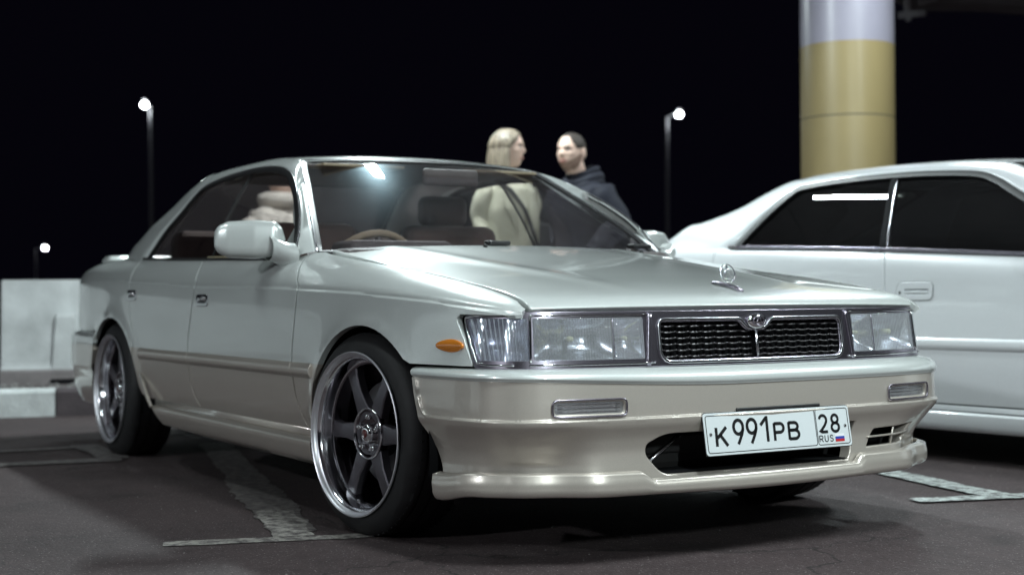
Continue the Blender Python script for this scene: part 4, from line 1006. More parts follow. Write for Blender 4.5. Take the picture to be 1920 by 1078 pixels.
# ------------------------------------------------------------------ cabin shell, glass, wheels, interior
Gy = Cv((.78, .795), (.87, .760), (1.0, .705), (1.1, .650), (1.2, .583), (1.30, .505))
A_ = [(-.625, .772, .838), (-.680, .742, .915), (-.758, .705, 1.0), (-.872, .664, 1.075), (-.980, .631, 1.129), (-1.098, .602, 1.174), (-1.279, .579, 1.206), (-1.533, .570, 1.219), (-1.813, .575, 1.212), (-2.0, .588, 1.194), (-2.087, .601, 1.174), (-2.13, .632, 1.13), (-2.176, .664, 1.075), (-2.24, .695, 1.02), (-2.298, .721, .963), (-2.361, .757, .880), (-2.38, .764, .845)]
B_ = [(-.590, .712, .862), (-.72, .672, .955), (-.87, .622, 1.045), (-1.01, .575, 1.125), (-1.12, .540, 1.186), (-1.195, .512, 1.224), (-1.33, .490, 1.247), (-1.55, .478, 1.264), (-1.85, .475, 1.266), (-2.10, .478, 1.258), (-2.28, .485, 1.236), (-2.42, .50, 1.185), (-2.55, .525, 1.115), (-2.68, .552, 1.045), (-2.81, .58, .975), (-2.93, .605, .90), (-3.06, .62, .855)]
nB_ = [(.50, .28, .83)]*4 + [(.42, .28, .87), (.22, .27, .93), (.08, .25, .96), (.02, .24, .97), (-.02, .24, .97), (-.08, .24, .96), (-.22, .24, .93), (-.38, .24, .88)] + [(-.44, .24, .86)]*5
NS = 6
Af = crom(A_, NS); Bf = crom(B_, NS); Nf = crom(nB_, NS)
def strip_rows(s, Af=None, Bf=None, Nf=None, Gy=None):
    G = []
    Af = globals()['Af'] if Af is None else Af; Bf = globals()['Bf'] if Bf is None else Bf; Nf = globals()['Nf'] if Nf is None else Nf; Gy = globals()['Gy'] if Gy is None else Gy
    for i in range(len(Af)):
        A = Af[i]; B = Bf[i]; n = Nf[i]/np.linalg.norm(Nf[i])
        j0, j1 = max(i-1, 0), min(i+1, len(Af)-1)
        tA = Af[j1]-Af[j0]; tA /= np.linalg.norm(tA); tB = Bf[j1]-Bf[j0]; tB /= np.linalg.norm(tB)
        sl = (Gy(A[2]+.01)-Gy(A[2]-.01))/.02; nG = np.array([0, 1, -sl]); nG /= np.linalg.norm(nG)
        dA = np.cross(nG, tA); dA *= np.sign(dA @ (B-A)); dA /= np.linalg.norm(dA)
        dB = np.cross(n, tB); dB *= np.sign(dB @ (A-B)); dB /= np.linalg.norm(dB)
        # closest approach of the two tangent lines
        w0 = A-B; b = dA @ dB; d = dA @ w0; e = dB @ w0; den = 1-b*b
        ta = (b*e-d)/den if den > .05 else .5*np.linalg.norm(A-B); tb = (e-b*d)/den if den > .05 else ta
        L = np.linalg.norm(A-B); cap = float(np.interp(L, [.60, .78], [.9, .34])); ta = min(max(ta, .2*L), cap*L); tb = min(max(tb, .2*L), cap*L)
        K = .5*((A+dA*ta)+(B+dB*tb))
        row = []
        Ai = A - nG*.014 - dA*.002
        row.append(Ai)
        for k in range(13):
            t = k/12; w_k = 1.7; row.append(((1-t)**2*A+2*t*(1-t)*w_k*K+t*t*B)/((1-t)**2+2*t*(1-t)*w_k+t*t))
        row.append(B - n*.012)
        G.append([(p[0], s*p[1], p[2]) for p in row])
    return G
def pillar_foot(rows, s, x0, x1, yb, zb, mat, par):
    last = rows[-1][1:-1]; n = len(last); G = []
    for i, p in enumerate(last):
        x = x0+(x1-x0)*i/(n-1); e = (x, s*(yb(x)-.004), zb(x)+.001); c = (p[0]*.5+x*.5, p[1]*.4+e[1]*.6, p[2]*.35+e[2]*.65-.004)
        G.append([tuple((1-t)**2*np.array(p)+2*t*(1-t)*np.array(c)+t*t*np.array(e)) for t in np.linspace(0, 1, 7)])
    fix_normals(gridmesh('pillar_foot', G, mat, par))
for s in (-1, 1):
    rows_ = strip_rows(s); fix_normals(gridmesh('roof_pillar_frame', rows_, m_pearl, CAR, flip=(s > 0)))
    pillar_foot(rows_, s, -2.37, -3.20, ye_, ze_, m_pearl, CAR)
i0, i1 = 5*NS, 10*NS
zr_ = Cv((-2.42, 1.238), (-2.30, 1.263), (-2.15, 1.277), (-1.9, 1.288), (-1.6, 1.286), (-1.35, 1.272), (-1.2, 1.254), (-1.10, 1.234))
G = []
for i in range(i0, i1+1):
    v = (i-i0)/(i1-i0); Bp = Bf[i]; xc = -1.10 + (-2.40+1.10)*v; row = []
    for u in np.linspace(-1, 1, 33):
        k = 1-abs(u)**2.3
        row.append((Bp[0]+(xc-Bp[0])*k, u*Bp[1], Bp[2]+(zr_(xc)-Bp[2])*k))
    G.append(row)
# header lips roll down to the glass
G = [[(p[0]+.004, p[1], p[2]-.014) for p in G[0]]] + G + [[(p[0]-.004, p[1], p[2]-.014) for p in G[-1]]]
gridmesh('roof', G, m_pearl, CAR, flip=True)
# glass panes
def pane(name, i0, i1, top_c, bot_c, bulge, mat, nn, Bf=None, par=None):
    """screen between the two B edges; station range i0(bottom)->i1(top)"""
    G = []; K = 16; Bf = globals()['Bf'] if Bf is None else Bf
    for k in range(K+1):
        t = k/K; idx = i0+(i1-i0)*t; a = int(math.floor(idx)); a = min(a, len(Bf)-2) if i1 > i0 else max(1, int(math.ceil(idx)))
        Bp = np.array([np.interp(idx, range(len(Bf)), [b[j] for b in Bf]) for j in range(3)])
        C = np.array(bot_c)*(1-t)+np.array(top_c)*t + np.array(nn)*bulge*math.sin(math.pi*t)
        row = []
        for u in np.linspace(-1, 1, 29):
            q = 1-abs(u)**2.2; row.append((Bp[0]+(C[0]-Bp[0])*q - nn[0]*.007, u*Bp[1]*.985, Bp[2]+(C[2]-Bp[2])*q - nn[2]*.007))
        G.append(row)
    o = gridmesh(name, G, mat, par or CAR); return o, G
ws, WG = pane('windscreen', 0, 5*NS, (-1.098, 0, 1.233), (-.43, 0, .862), .018, m_glass, (.5, 0, .86))
rw, RG = pane('rear_window', 15*NS, 10*NS, (-2.405, 0, 1.237), (-3.02, 0, .905), .015, m_sglass, (-.45, 0, .88))
def pane_seal(G, nn, par, chrome=True):
    left = [r[0] for r in G]; right = [r[-1] for r in G][::-1]; top = G[-1]; bot = G[0][::-1]
    loop = bot[::-1]                       # bottom from y- to y+
    loop = [np.array(p) for p in (G[0] + [r[-1] for r in G][1:] + G[-1][::-1][1:] + [r[0] for r in G][::-1][1:-1])]
    loop = [p+np.array(nn)*.003 for p in loop]
    sweep('window_seal', loop, rrect(.020, .008, .002), m_black, par, normals=nn, closed=True)
    if chrome:
        side = [[r[0] for r in G], [r[-1] for r in G], G[-1]]
        for L in side:
            P = []
            for p in L:
                p = np.array(p)+np.array(nn)*.0075; 
                if L is G[-1]: p = p+np.array([-.010 if nn[0] > 0 else .010, 0, .004])
                else: p = p*np.array([1, 1.016, 1])
                P.append(p)
            sweep('window_trim', P, rrect(.006, .004, .001), m_trim, par, normals=nn)
pane_seal(WG, (.5, 0, .86), ws); pane_seal(RG, (-.45, 0, .88), rw)
# shaded band + mirror on the windscreen
for s in (-1, 1):
    SG = lambda x, z, s=s: (x, s*(Gy(z)-.013), z)
    ol = [(p[0], p[2]-.002) for p in Af] ; ol = ol + [(-2.38, .83), (-.60, .80)]
    # split at the pillarless joint
    xj = lambda z: -1.52-.12*(z-.85)
    fr = [p for p in ol if p[0] > xj(p[1])]; rr = [p for p in ol if p[0] < xj(p[1])]
    fpoly = [(-.60, .80)] + [p for p in ol[:-2] if p[0] > xj(p[1])] + [(xj(1.2), 1.219), (xj(.82), .82)]
    rpoly = [(xj(.82)-.004, .82), (xj(1.2)-.004, 1.219)] + [p for p in ol[:-2] if p[0] < xj(p[1])-.01] + [(-2.37, .83)]
    for nm, pp in (('front_door_window', fpoly), ('rear_door_window', rpoly)):
        _panel(nm, SG, pp, m_sglass, CAR, sgn=-s, res=.08, gap=0, edge=0, depth=0)
    # seals: black weatherstrip following the opening, thin bright trim outside it
    nG = []
    P = []; Pc = []
    for i, p in enumerate(Af):
        sl = (Gy(p[2]+.01)-Gy(p[2]-.01))/.02; n = np.array([0, s*1, -sl]); n /= np.linalg.norm(n); nG.append(tuple(n))
        j0, j1 = max(i-1, 0), min(i+1, len(Af)-1); t = Af[j1]-Af[j0]; t = np.array([t[0], s*t[1], t[2]]); t /= np.linalg.norm(t)
        inn = np.cross(n, t)*(s); q = np.array([p[0], s*p[1], p[2]])
        cen = np.array([-1.5, s*.68, .98]); inn *= np.sign(inn @ (cen-q))
        P.append(q+inn*.012-n*.001); Pc.append(q+inn*.0005+n*.0015)
    sweep('window_seal', P, rrect(.026, .012, .003), m_black, CAR, normals=nG)
    sweep('window_trim', Pc, rrect(.005, .005, .001), m_trim, CAR, normals=nG)
    bl = [(x, s*(ye_(x)-.006), ze_(x)+.004) for x in np.linspace(-.68, -2.38, 24)]
    sweep('belt_seal', bl, rrect(.022, .012, .003), m_black, CAR, normals=(0, 0, 1))
    sweep('belt_trim', [(x, s*(ye_(x)+.004), ze_(x)+.011) for x in np.linspace(-.74, -1.47, 10)], rrect(.006, .007, .002), m_gold, CAR, normals=(0, 0, 1))
    sweep('window_joint', [(xj(z), s*(Gy(z)-.009), z) for z in np.linspace(.86, 1.21, 8)], rrect(.012, .006, .002), m_black, CAR, normals=(0, s, .5))
# ---- door mirrors (part folded)
def mirror(s):
    Mx = Matrix.Translation((-.772 if s < 0 else -.865, s*(.893 if s < 0 else .875), .903)) @ Matrix.Rotation(s*rad(-62) + (0), 4, 'Z')
    # local: x = long axis pointing to the tip, y = thickness, z = height
    bm = bmesh.new(); NU, NV = 28, 24; V = []
    for i in range(NU+1):
        t = i/NU; xl = -.105+.225*t
        ht = .5*float(np.interp(t, [0, .05, .2, .6, .92, 1], [.060, .095, .124, .132, .120, .080]))
        th = .5*float(np.interp(t, [0, .05, .2, .6, .92, 1], [.055, .075, .095, .105, .090, .05]))
        row = []
        for j in range(NV):
            a = 2*math.pi*j/NV; e = .62
            cy_, cz_ = math.cos(a), math.sin(a)
            row.append(bm.verts.new((xl, th*abs(cy_)**e*np.sign(cy_), ht*abs(cz_)**e*np.sign(cz_) + .002)))
        V.append(row)
    for i in range(NU):
        for j in range(NV): bm.faces.new((V[i][j], V[i+1][j], V[i+1][(j+1) % NV], V[i][(j+1) % NV]))
    for k, row in ((0, V[0]), (1, V[-1])):
        c = bm.verts.new(sum((v.co for v in row), Vector())/NV + Vector((.012 if k else -.004, 0, 0)))
        for j in range(NV): bm.faces.new((row[j], row[(j+1) % NV], c) if k else (row[(j+1) % NV], row[j], c))
    bmesh.ops.recalc_face_normals(bm, faces=bm.faces); bm.transform(Mx)
    mm = frombm('door_mirror', bm, m_pearl, CAR, smooth=True)
    # base cone flowing into the sail panel
    pts = [(-.705, s*.842, .886), (-.700, s*.825, .880), (-.688, s*.797, .866), (-.680, s*.770, .860)]
    rr = [(.044, .042), (.050, .042), (.060, .042), (.066, .046)]
    G = []
    for p, (a, b) in zip(crom(pts, 3), [tuple(np.array(rr[min(i//3, 3)])*(1-(i % 3)/3)+np.array(rr[min(i//3+1, 3)])*((i % 3)/3)) for i in range(10)]):
        G.append([(p[0]-a*1.15*math.cos(t), p[1], p[2]-.012+b*math.sin(t)) for t in np.linspace(0, 2*math.pi, 21)[:-1]])
    G = [g+[g[0]] for g in G]
    fix_normals(gridmesh('mirror_base', G, m_pearl, mm))
    bo = [(-.645, .842), (-.80, .850), (-.775, .90), (-.748, .955), (-.735, .965), (-.715, .94), (-.68, .885)]
    _panel('sail_panel', lambda x, z: (x, s*(Gy(z)-.002), z), round_poly(bo, .008), m_pearl, mm, sgn=-s, res=.02, gap=0, edge=.003, depth=.01)
for s in (-1, 1): mirror(s)
# ---- boot, tail, rear bumper
DK = Cv((-3.76, .80), (-3.72, .872), (-3.66, .900), (-3.5, .912), (-3.2, .918), (-2.95, .916))
bp_ = [(-2.96, y) for y in np.linspace(-.60, .60, 9)] + [(x, ye_(x)-.004) for x in np.linspace(-3.05, -3.66, 10)] + [(-3.73, y) for y in np.linspace(.50, -.50, 9)] + [(x, -ye_(x)+.004) for x in np.linspace(-3.66, -3.05, 10)]
_panel('boot_lid', lambda x, y: (x, y, DK(x-.02*(abs(y)/.6)**2) - .022*(abs(y)/.70)**3), bp_, m_pearl, CAR, sgn=1, res=.04, gap=.001, edge=.004, depth=.02)
sp = [(-3.60-.06*(1-(y/.58)**2), y, .920+.004*(1-(y/.58)**4)) for y in np.linspace(-.60, .60, 21)]
sweep('boot_spoiler', sp, [(-.05, -.02), (.045, -.03), (.055, -.005), (.05, .008), (.03, .010), (-.02, .004), (-.05, -.012)], m_pearl, CAR, normals=(0, 0, 1))
RP = Plan([(3.77, 0), (3.765, .3), (3.745, .55), (3.71, .68), (3.66, .745), (3.58, .785), (3.4, .815), (3.2, .828), (2.97, .838)])
def RB(off):
    def f(u, z):
        x, y = RP(u); n = RP.n(u); k = off(z); return (-(x+n[0]*k), y+n[1]*k, z)
    return f
ur = RP.umax
rt = Cv((.49, .0), (.50, .002), (.52, .001), (.535, -.004), (.548, -.018), (.556, -.05)); rm = Cv((.20, -.05), (.24, -.03), (.3, -.012), (.375, -.004), (.385, .004), (.44, .004), (.485, .003))
_panel('rear_bumper_top', RB(lambda z: rt(z)), [(-ur, .4915), (ur, .4915), (ur, .556), (-ur, .556)], m_pearl, CAR, sgn=-1, res=.02, gap=0, edge=.002, depth=.02)
_panel('rear_bumper', RB(lambda z: rm(z)), [(-ur+.14, .20), (ur-.14, .20), (ur-.03, .38), (ur, .4895), (-ur, .4895), (-ur+.03, .38)], m_champ, CAR, sgn=-1, res=.025, gap=0, edge=.002, depth=.03)
m_tail = pri('tail_lamp_red', (.22, .01, .015), .15, coat=1)
_panel('tail_lamp', RB(lambda z: -.045-.12*(z-.6)), [(-ur+.70, .59), (ur-.70, .59), (ur-.70, .78), (-ur+.70, .78)], m_tail, CAR, sgn=-1, res=.05, gap=0)
_panel('tail_panel', RB(lambda z: -.047-.12*(z-.6)), [(-ur+.2, .545), (ur-.2, .545), (ur-.25, .84), (-ur+.25, .84)], m_pearl, CAR, sgn=-1, res=.05, gap=0)
# ---- underbody, floor
box('underbody', (-1.4, 0, .255), (4.2, 1.34, .13), m_bmetal, CAR, .02)
box('subframe', (.2, 0, .40), (1.05, .96, .36), m_bmetal, CAR, .03)
box('rear_floor', (-3.1, 0, .40), (1.0, 1.0, .30), m_bmetal, CAR, .03)
tube('exhaust_pipe', [(-3.72, .45, .24), (-3.2, .45, .22), (-2.9, .3, .2), (-.4, .15, .2)], .03, m_trim, CAR)
# ---- wheels
def wheel():
    W = empty('wheel', loc=(0, 0, 0)); W.parent = CAR
    tp = [(.232, .016), (.237, .009), (.243, .008), (.252, .010), (.268, .014), (.284, .023), (.294, .033), (.3000, .043), (.3022, .051),
          (.303, .055), (.303, .058), (.297, .0585), (.297, .066), (.303, .0665), (.3035, .10), (.297, .1005), (.297, .109), (.3035, .1095), (.3035, .145), (.297, .1455), (.297, .153), (.303, .1535), (.302, .185), (.297, .205), (.285, .218), (.25, .222), (.225, .21)]
    t = lathe('tyre', tp, m_tyre, W, n=96, sharpdeg=28)
    # shoulder sipes
    bm = bmesh.new()
    for k in range(72):
        a = 2*math.pi*k/72
        for d, w in ((.047, .012), (.19, .026)):
            g = bmesh.ops.create_cube(bm, size=1)['verts']
            bmesh.ops.scale(bm, vec=(.0045, w, .004), verts=g); bmesh.ops.translate(bm, vec=(0, d, .3025 if d > .1 else .300), verts=g)
            bmesh.ops.rotate(bm, verts=g, cent=(0, 0, 0), matrix=Matrix.Rotation(a, 3, 'Y'))
    sp_ = frombm('tread_block', bm, m_tyre, t); sp_['kind'] = 'stuff'
    rp = [(.232, .018), (.2335, .006), (.237, .0), (.2415, -.003), (.2445, -.0015), (.2445, .002), (.243, .004), (.2415, .002), (.2375, .003), (.235, .007), (.2285, .012), (.2235, .016), (.2205, .024), (.2185, .045), (.2165, .0545), (.2125, .056)]
    rim = lathe('rim', rp[10:], m_rim, W, n=96, sharpdeg=35); lathe('rim_lip', rp[:11], m_rimlip, rim, n=96, sharpdeg=50)
    lathe('rim_barrel', [(.2125, .056), (.207, .058), (.205, .07), (.200, .10), (.198, .20), (.03, .205), (.03, .20)], m_hub, rim, n=64, sharpdeg=30)
    # spokes
    def spoke(k):
        a = math.pi/3*k; st = []
        for r, hw, d in ((.050, .036, .058), (.085, .0285, .055), (.13, .0225, .053), (.18, .0225, .055), (.205, .027, .058), (.2145, .034, .061)):
            st.append((r, hw, d))
        V = []; pr = []
        for r, hw, d in st:
            b = .0035
            for x, dd in ((-hw, d+.028), (-hw, d+b), (-hw+b, d), (-.35*hw, d-.001), (.35*hw, d-.001), (hw-b, d), (hw, d+b), (hw, d+.028)):
                V.append((r, x, dd))
        F = []
        for i in range(len(st)-1):
            for j in range(7): F.append((i*8+j, i*8+j+1, (i+1)*8+j+1, (i+1)*8+j))
            F.append((i*8+7, i*8, (i+1)*8, (i+1)*8+7))
        F += [tuple(range(8)), tuple(range(40, 48))[::-1]]
        ca, sa = math.cos(a), math.sin(a)
        P = [(r*ca-x*sa, d, r*sa+x*ca) for r, x, d in V]
        o = mesh('spoke', P, F, m_spoke, rim, smooth=True); fix_normals(o); sharp(o, 30); return o
    for k in range(6): spoke(k)
    lathe('hub', [(.0, .060), (.030, .060), (.062, .058), (.071, .053), (.0745, .0505), (.077, .0515), (.079, .056), (.079, .085)], m_hub, rim, n=48, sharpdeg=40)
    lathe('hub_ring', [(.0715, .0535), (.073, .0490), (.0755, .0485), (.0775, .052)], m_rim, rim, n=48)
    lathe('centre_cap', [(.0, .040), (.016, .0405), (.024, .043), (.028, .048), (.0285, .060)], m_chrome, rim, n=32)
    lathe('cap_badge', [(.0, .0385), (.013, .039), (.0135, .0405)], m_red, rim, n=24)
    for k in range(5):
        a = 2*math.pi*k/5+.3; lathe('wheel_nut', [(.0, .044), (.006, .0442), (.0085, .046), (.0085, .060)], m_chrome, rim, n=6, c=(.050*math.cos(a), 0, .050*math.sin(a)))
    lathe('brake_disc', [(.07, .12), (.155, .12), (.155, .14)], m_screw, W, n=48, sharpdeg=30)
    box('brake_caliper', (.10, .118, .09), (.10, .05, .06), m_bmetal, W, .008)
    # valve and balance weights on the barrel
    box('balance_weight', (.085, .062, -.190), (.035, .006, .008), m_rim, rim, .001, )
    tube('valve', [(-.03, .05, -.212), (-.028, .038, -.198)], .0035, m_chrome, rim)
    return W
W0 = wheel()
spots = [((-.004, -.853, .3015), rad(7)), ((-2.655, -.850, .3015), 0), ((-.004, .853, .3015), math.pi+rad(7)), ((-2.655, .850, .3015), math.pi)]
for k, (l, r) in enumerate(spots):
    o = W0 if k == 0 else copy_tree(W0, CAR)
    o.location = l; o.rotation_euler = (rad(-1.0), rad((0, 23, 11, 37)[k]) if k else 0, r)
# ---- interior
def seat(x, y, w=.48, rear=False):
    bx = box('seat', (x+.22, y, .50), (.50, w, .16), m_seat, CAR, .05, seg=3)
    box('seat_back', (x-.06, y, .76), (.13, w, .50), m_seat, bx, .05, rot=None, seg=3)
    if not rear: box('headrest', (x-.11, y, 1.075), (.09, .22, .13), m_seat, bx, .035, seg=3)
seat(-1.50, -.36, .46, True); seat(-1.50, .31, .44); seat(-2.36, -.35, .55, True); seat(-2.36, .35, .55, True)
box('parcel_shelf', (-2.72, 0, .885), (.52, 1.15, .02), m_dash, CAR, .004)
db = box('dashboard', (-.62, 0, .80), (.38, 1.36, .14), m_dash, CAR, .045, seg=3)
box('instrument_hood', (-.74, -.36, .875), (.20, .40, .06), m_dash, db, .025, seg=3)
# steering wheel
cS = Vector((-.93, -.36, .775)); ax_ = Vector((-.88, 0, .47)).normalized(); e1 = Vector((0, 1, 0)); e2 = ax_.cross(e1)
sw = tube('steering_wheel', [cS+e1*.185*math.cos(a)+e2*.185*math.sin(a) for a in np.linspace(0, 2*math.pi, 37)[:-1]], .014, m_beige, CAR, closed=True)
for a in (0, math.pi, -math.pi/2): tube('wheel_arm', [cS-ax_*.02, cS+e1*.18*math.cos(a)+e2*.18*math.sin(a)], .012, m_dash, sw)
box('rear_view_mirror', (-1.00, .02, 1.165), (.025, .24, .065), m_dash, CAR, .012)
for s in (-1, 1):
    box('sun_visor', (-1.16, s*.30, 1.205), (.14, .34, .012), m_beige, CAR, .005)
    gridmesh('door_card', [[(x, s*.765, .40), (x, s*.752, .835)] for x in (-.62, -2.36)], m_beige, CAR)
    gridmesh('rear_side_trim', [[(x, s*.66, .60), (x, s*.66, .88)] for x in (-2.36, -2.95)], m_beige, CAR)
# headliner
gridmesh('headliner', [[(p[0], p[1]*.97, p[2]-.025) for p in r] for r in G[1:-1]] if False else [[(x, y, zr_(x)-.032-.020*(y/.43)**2) for y in np.linspace(-.43, .43, 9)] for x in np.linspace(-1.22, -2.30, 10)], m_head, CAR)
# wipers
for y0, y1 in ((-.62, -.08), (.05, .60)):
    P = [(-.50-.13*(y/.7)**2-.0, y, .876-.01*(y/.7)**2) for y in np.linspace(y0, y1, 8)]
    wpr = sweep('wiper', P, rrect(.010, .012, .002), m_black, CAR, normals=(.5, 0, .86))
    box('wiper_pivot', (P[-1][0]+.03, P[-1][1], .893), (.05, .085, .016), m_black, wpr, .006)
for y in (-.17, .49):
    bm = bmesh.new(); bmesh.ops.create_uvsphere(bm, u_segments=12, v_segments=8, radius=.008); bmesh.ops.translate(bm, vec=(-.40, y, HOOD(-.40, y)[2]+.003), verts=bm.verts); frombm('washer_nozzle', bm, m_black, CAR, smooth=True)
# ------------------------------------------------------------------ white saloon in the next bay
m_matte = pri('matt_black_trim', (.012, .012, .014), .8, spec=.2)
m_grey = pri('handle_shadow_grey', (.22, .23, .25), .5)
hh = rad(4); wo_ = Vector((-.157, 1.996, 0)) + Vector((-math.sin(hh), math.cos(hh), 0))*.872
WC = empty('parked_saloon', 'plain white saloon with dark tinted side windows parked right of the champagne sedan', 'car', wo_, hh)
w2 = Cv((-2.86, .62), (-2.76, .74), (-2.5, .81), (-2.1, .85), (-1.5, .870), (1.0, .872), (1.4, .85), (1.7, .79), (1.86, .68))
be2 = Cv((-2.88, .90), (-2.7, .955), (-2.17, .960), (-1.49, .934), (-.53, .894), (.17, .855), (.60, .832), (.9, .82), (1.4, .76), (1.85, .66))
yb2 = Cv((-2.88, .50), (-2.5, .70), (-2.1, .775), (-1.5, .805), (.5, .808), (.75, .77), (1.4, .74), (1.86, .60))
FA2 = (.96, .29, .37, .35); RA2 = (-1.77, .29, .37, .35)
def sideY2(x, z):
    w = w2(x); y = w - (.030*((.50-z)/.30)**2 if z < .50 else .020*((z-.50)/.30)**2)
    for cx, cz, rx, rz in (FA2, RA2):
        r = (math.hypot((x-cx)/rx, (z-cz)/rz)-1)*.36; y += .010*math.exp(-(r/.03)**2)
    return y
def SIDE2(s):
    def f(x, v):
        be = be2(x); z0 = be-.10; 
        if v <= z0: return (x, s*sideY2(x, v), v)
        L = .13; t = (v-z0)/L; tt = min(t, 1.0); y0 = sideY2(x, z0); a = tt*math.pi/2
        y = y0-(y0-yb2(x))*(.35*tt+.65*(1-math.cos(a))); z = z0+(be-z0)*(.45*tt+.55*math.sin(a))
        if t > 1: y -= (t-1)*L
        return (x, s*y, z)
    return f
T2 = lambda x: be2(x)+.03
def top2(x0, x1, n=14): return [(x, T2(x)) for x in np.linspace(x0, x1, n)]
def P2(name, s, o, mat=m_white, **k): return _panel(name, SIDE2(s), o, mat, WC, sgn=-s, res=k.pop('res', .045), **k)
sB = seam([(-.545, T2(-.54)), (-.515, .86), (-.497, .72), (-.50, .52), (-.50, .40), (-.49, .246)], 4)
sF = seam([(.66, T2(.66)), (.60, .74), (.575, .55), (.56, .40), (.52, .246)], 4)
for s in (-1, 1):
    P2('front_door', s, sF[::-1] + top2(.66, -.545)[1:-1] + sB, gap=.0018)
    ra = [p for p in archpts(RA2, rad(2), rad(52), 8)]
    sC = [(-1.62, T2(-1.62)), (-1.60, .80), (-1.57, .66)]
    P2('rear_door', s, [(-1.36, .246)] + ra + sC[::-1] + top2(-1.62, -.545)[1:-1] + sB, gap=.0018)
    P2('rear_quarter_panel', s, [(-2.83, .40), (-2.2, .40)] + [p for p in archpts(RA2, rad(52), rad(163), 16)[::-1] if p[0] > -2.14] + sC[::-1] + top2(-1.62, -2.84)[1:], gap=.0018)
    P2('front_fender', s, [(.53, .246)] + sF[::-1] + top2(.66, 1.82)[1:] + [(1.80, .45)] + [p for p in archpts(FA2, rad(28), rad(180), 18)], gap=.0018)
    def RK2(s): 
        pr = Cv((.125, .83), (.14, .848), (.17, .858), (.205, .862), (.213, .858), (.218, .835)); return lambda x, z: (x, s*pr(z), z)
    _panel('side_skirt', RK2(s), [(.55, .216), (.58, .140), (.2, .138), (-1.35, .134), (-1.42, .216)], m_white, WC, sgn=-s, res=.02, gap=0, depth=.05)
    sweep('rocker_rail', [(.57, s*.838, .231), (-1.40, s*.838, .231)], rrect(.022, .02, .004), m_white, WC, normals=(0, s, 0))
    for a, b in ((-1.33, -.505), (-.495, .56)):
        _panel('door_moulding', lambda x, z, s=s: (x, s*(sideY2(x, z)+.010-.010*abs((z-.496)/.026)**3), z), [(a, .470), (b, .470), (b, .521), (a, .521)], m_white, WC, sgn=-s, res=.014, gap=0, edge=.002, depth=.012)
    for A in (FA2, RA2):
        gridmesh('arch_liner', [[(A[0]+(A[2]+.01)*math.cos(a), s*y, A[1]+(A[3]+.01)*math.sin(a)) for y in (.845 if A is FA2 else .835, .5)] for a in np.linspace(rad(-10), rad(190), 20)], m_void, WC)
    # flush door handles
    for hx, hz in ((-.335, .716), (-1.40, .745)):
        hp_ = round_poly([(hx-.098, hz-.036), (hx+.095, hz-.034), (hx+.095, hz+.036), (hx-.085, hz+.036)], .022)
        inner = round_poly([(hx-.055, hz-.016), (hx+.080, hz-.016), (hx+.080, hz+.012), (hx-.055, hz+.012)], .008)
        h_ = _panel('door_handle', lambda x, z, s=s: (x, s*(sideY2(x, z)+.0045), z), hp_, m_white, WC, sgn=-s, res=.012, gap=0, edge=.004, depth=.004, holes=[inner], hole_edge=.003)
        _panel('handle_recess', lambda x, z, s=s: (x, s*(sideY2(x, z)+.0012), z), inner, m_grey, h_, sgn=-s, res=.02, gap=0, edge=0, depth=0)
        sweep('handle_grip', [(hx-.05, s*(sideY2(hx, hz)+.002), hz-.004), (hx+.075, s*(sideY2(hx, hz)+.002), hz-.004)], circ(.007, 8, .004), m_white, h_, normals=(0, s, 0))
        sweep('handle_outline', [(p[0], s*(sideY2(p[0], p[1])+.0012), p[1]) for p in densify(offset_poly([np.array(q) for q in hp_], -.0045), .015)], rrect(.0022, .001, .0003), m_black, h_, normals=(0, s, 0), closed=True)
        lathe('keyhole', [(0, -.006), (.006, -.006), (.008, -.003)], m_bmetal, h_, n=14, c=(hx-.073, s*(sideY2(hx, hz)), hz-.006), outsgn=-1 if s < 0 else 1)
Gy2 = Cv((.80, .835), (.90, .812), (1.05, .737), (1.15, .682), (1.24, .622), (1.33, .545))
gyA = lambda x, z: (x, Gy2(z), z)
A2 = [gyA(.62, .84), gyA(.40, .96), gyA(.20, 1.06), gyA(.05, 1.135), gyA(-.05, 1.185), gyA(-.17, 1.222), gyA(-.42, 1.243), gyA(-.70, 1.250), gyA(-.95, 1.246), gyA(-1.14, 1.235), gyA(-1.225, 1.218), gyA(-1.31, 1.15), gyA(-1.39, 1.07), gyA(-1.44, 1.01), gyA(-1.475, .965), gyA(-1.50, .935), gyA(-1.53, .90)]
B2 = [(.72, .77, .865), (.50, .70, .99), (.30, .64, 1.10), (.13, .585, 1.18), (.02, .555, 1.225), (-.10, .53, 1.262), (-.33, .51, 1.288), (-.62, .50, 1.300), (-.95, .50, 1.300), (-1.22, .505, 1.288), (-1.36, .515, 1.262), (-1.52, .535, 1.205), (-1.68, .56, 1.135), (-1.84, .59, 1.082), (-2.01, .615, 1.030), (-2.24, .64, .972), (-2.42, .66, .92)]
A2f = crom(A2, NS); B2f = crom(B2, NS); N2f = crom(nB_, NS)
for s in (-1, 1):
    rows_ = strip_rows(s, A2f, B2f, N2f, Gy2); fix_normals(gridmesh('roof_pillar_frame', rows_, m_white, WC)); pillar_foot(rows_, s, -1.50, -2.62, yb2, be2, m_white, WC)
zr2 = Cv((-1.50, 1.262), (-1.35, 1.290), (-1.1, 1.310), (-.735, 1.320), (-.4, 1.318), (-.15, 1.300), (.02, 1.270))
G = []
for i in range(5*NS, 10*NS+1):
    v = (i-5*NS)/(5*NS); Bp = B2f[i]; xc = 0.0 + (-1.46)*v
    G.append([(Bp[0]+(xc-Bp[0])*(1-abs(u)**2.3), u*Bp[1], Bp[2]+(zr2(xc)-Bp[2])*(1-abs(u)**2.3)) for u in np.linspace(-1, 1, 25)])
fix_normals(gridmesh('roof', G, m_white, WC))
